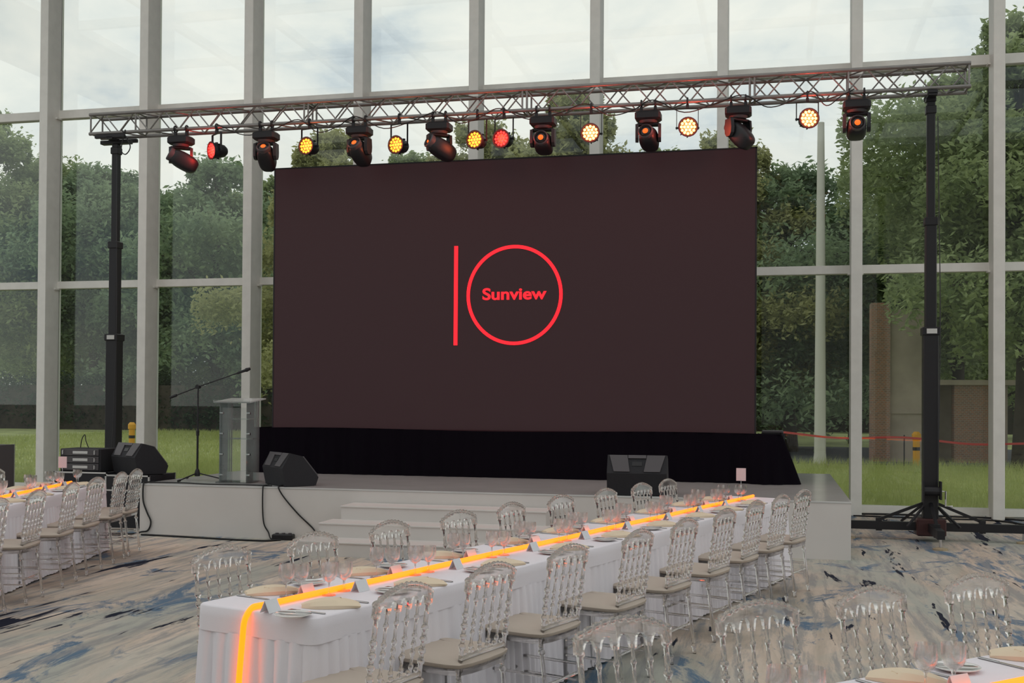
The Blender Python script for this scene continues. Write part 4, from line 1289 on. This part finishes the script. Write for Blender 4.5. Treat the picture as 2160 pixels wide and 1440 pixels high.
TREES = [(1, -40, 60, 0.3, 1.42, 'tall layered tree outside the window bay at the left edge'),
         (0, 195, 62, 1.4, 1.30, 'dark tree outside the bay crossed by the left lift tower'),
         (3, 90, 78, 2.2, 1.42, 'green tree standing behind the dark tree beyond the left bays'),
         (0, 345, 66, 2.9, 1.22, 'dark tree outside the bay behind the microphone stand'),
         (4, 455, 60, 0.9, 1.55, 'low spreading tree outside the bay behind the lectern'),
         (3, 560, 74, 4.0, 1.22, 'green tree showing above the left top corner of the screen'),
         (2, 700, 48, 0.0, 1.05, 'olive tree showing between the lights over the left of the screen'),
         (3, 860, 64, 1.1, 1.15, 'distant tree over the top of the screen left of centre'),
         (2, 1010, 50, 2.0, 1.10, 'olive tree showing between the paired lamps over mid screen'),
         (2, 1210, 46, 3.3, 1.10, 'yellow-green tree over the screen right of centre'),
         (3, 1390, 58, 0.6, 1.02, 'tree behind the glaring lamp over the right of the screen'),
         (2, 1530, 41, 1.7, 0.86, 'olive tree at the top right corner of the screen'),
         (4, 1670, 42, 2.6, 1.02, 'low dark tree beside the tall white pole'),
         (0, 1800, 52, 3.6, 0.84, 'dark tree behind the mullion right of the screen'),
         (1, 2020, 42, 4.4, 0.97, 'tall leafy tree behind the right lift tower'),
         (1, 2150, 34, 5.2, 0.92, 'tall leafy tree outside the bay at the right edge'),
         (3, 2085, 62, 0.2, 1.08, 'tree seen between the right lift tower and the last mullion'),
         (4, 1570, 64, 5.0, 0.85, 'far low tree behind the right edge of the screen'),
         (4, 270, 84, 3.1, 1.5, 'far low tree closing the gap behind the left bays'),
         (4, 1860, 72, 1.9, 0.85, 'far low tree beyond the brick pier')]
for (k, px, Y, rz, s, lb) in TREES: tree(k, at_px(px, Y), Y, rz, s, lb)

def hedge(x0, x1, y, h, d, label, seed):
    n = int((x1 - x0) / 1.0)
    pads = [(x0 + (i + 0.5) * (x1 - x0) / n - (x0 + x1) / 2, random.uniform(-d / 3, d / 3), h * f, 0.9, 1.0) for i in range(n) for f in (0.25, 0.55, 0.85)]
    me = leaf_mesh('foliage', pads, 230, 0.13, M['hedge'], seed, 0.3)
    t = thing('hedge', label, 'hedge', ((x0 + x1) / 2, y, -0.15))
    obj('foliage', me, t)
    MB().box(-(x1 - x0) / 2, (x1 - x0) / 2, -d / 4, d / 4, 0, h * 0.8).build('stems', M['bark'], t)
hedge(-52, -12, 57.5, 3.2, 1.6, 'dark hedge at the far side of the left lawn', 5)
hedge(-12, 22, 72, 3.4, 1.6, 'dark hedge beyond the path at right', 6)

# white lamp pole
pp = wall_pt(1730, 830, 33.5)
po = thing('lamp_pole', 'tall white pole standing outside right of the screen', 'pole', (pp.x, 33.5, -0.15))
MB().lathe([(0.20, 0.0), (0.165, 0.4), (0.15, 3.0), (0.125, 7.0), (0.095, 9.95)], 14).build('shaft', M['pole'], po, smooth=True)
MB().lathe([(0.26, 0.0), (0.26, 0.06), (0.20, 0.08)], 14).build('base_flange', M['concrete'], po)
# brick pier and shelter
bx0, bx1 = wall_pt(1836, 900, 36).x, wall_pt(1946, 900, 36).x
sh = thing('brick_shelter', 'weathered brick and concrete shelter standing among the trees at right', 'building', ((bx0 + bx1) / 2, 36, -0.16))
w2 = (bx1 - bx0) / 2
MB().box(-w2, -w2 + 0.55, -0.3, 0.5, 0, 4.9).build('brick_pier', M['brick'], sh)
MB().box(-w2 + 0.55, w2 + 0.1, -0.15, 0.4, 0, 4.7).build('concrete_wall', M['concrete'], sh)
MB().box(-w2 - 0.02, w2 + 0.12, -0.20, -0.15, 1.52, 1.60).build('ledge', M['concrete'], sh)
MB().box(w2 + 0.9, w2 + 1.9, -0.1, 0.5, 0, 2.4).build('brick_pier', M['brick'], sh)
MB().box(w2 + 0.1, w2 + 2.6, 1.0, 1.3, 0, 2.4).build('back_wall', M['concrete'], sh)
MB().box(-w2 - 0.1, w2 + 2.7, -0.4, 1.4, 4.9, 5.05).build('roof_slab', M['concrete'], sh) if False else None
MB().box(w2 + 0.1, w2 + 2.7, -0.2, 1.4, 2.4, 2.55).build('roof_slab', M['concrete'], sh)
def bollard(px, py, Y, label):
    p = wall_pt(px, py, Y)
    t = thing('bollard', label, 'bollard', (p.x, Y, -0.15))
    MB().lathe([(0.10, 0.0), (0.10, 0.75), (0.13, 0.78), (0.13, 0.92), (0.07, 1.0)], 12).build('post', M['yellow'], t)
    MB().lathe([(0.104, 0.45), (0.106, 0.5), (0.104, 0.55)], 12, cap=False).build('band', M['black'], t)
bollard(1933, 945, 34.5, 'yellow bollard in front of the brick shelter')
bollard(278, 930, 34.5, 'yellow bollard beyond the window behind the left lift tower')
tp0, tp1 = wall_pt(1630, 912, 33), wall_pt(2200, 938, 33)
bt = thing('barrier_tape', 'red barrier tape strung across the lawn beyond the right windows', 'tape', (tp0.x, 33, -0.15))
zt0 = tp0.z + 0.15
MB().rings([[(0 + (tp1.x - tp0.x) * i / 20, 0.0, zt0 + (tp1.z - tp0.z) * i / 20 - 0.10 * math.sin(PI * i / 10) ** 2 + dz) for dz in (0, 0.06)] for i in range(21)], cap=False, closed=False).build('ribbon', M['tape'], bt)
for f in (0.0, 0.5, 1.0):
    x = (tp1.x - tp0.x) * f
    MB().tube([(x, 0.02, 0), (x, 0.02, zt0 + (tp1.z - tp0.z) * f + 0.1)], 0.02, 6).build('stake', M['black'], bt)
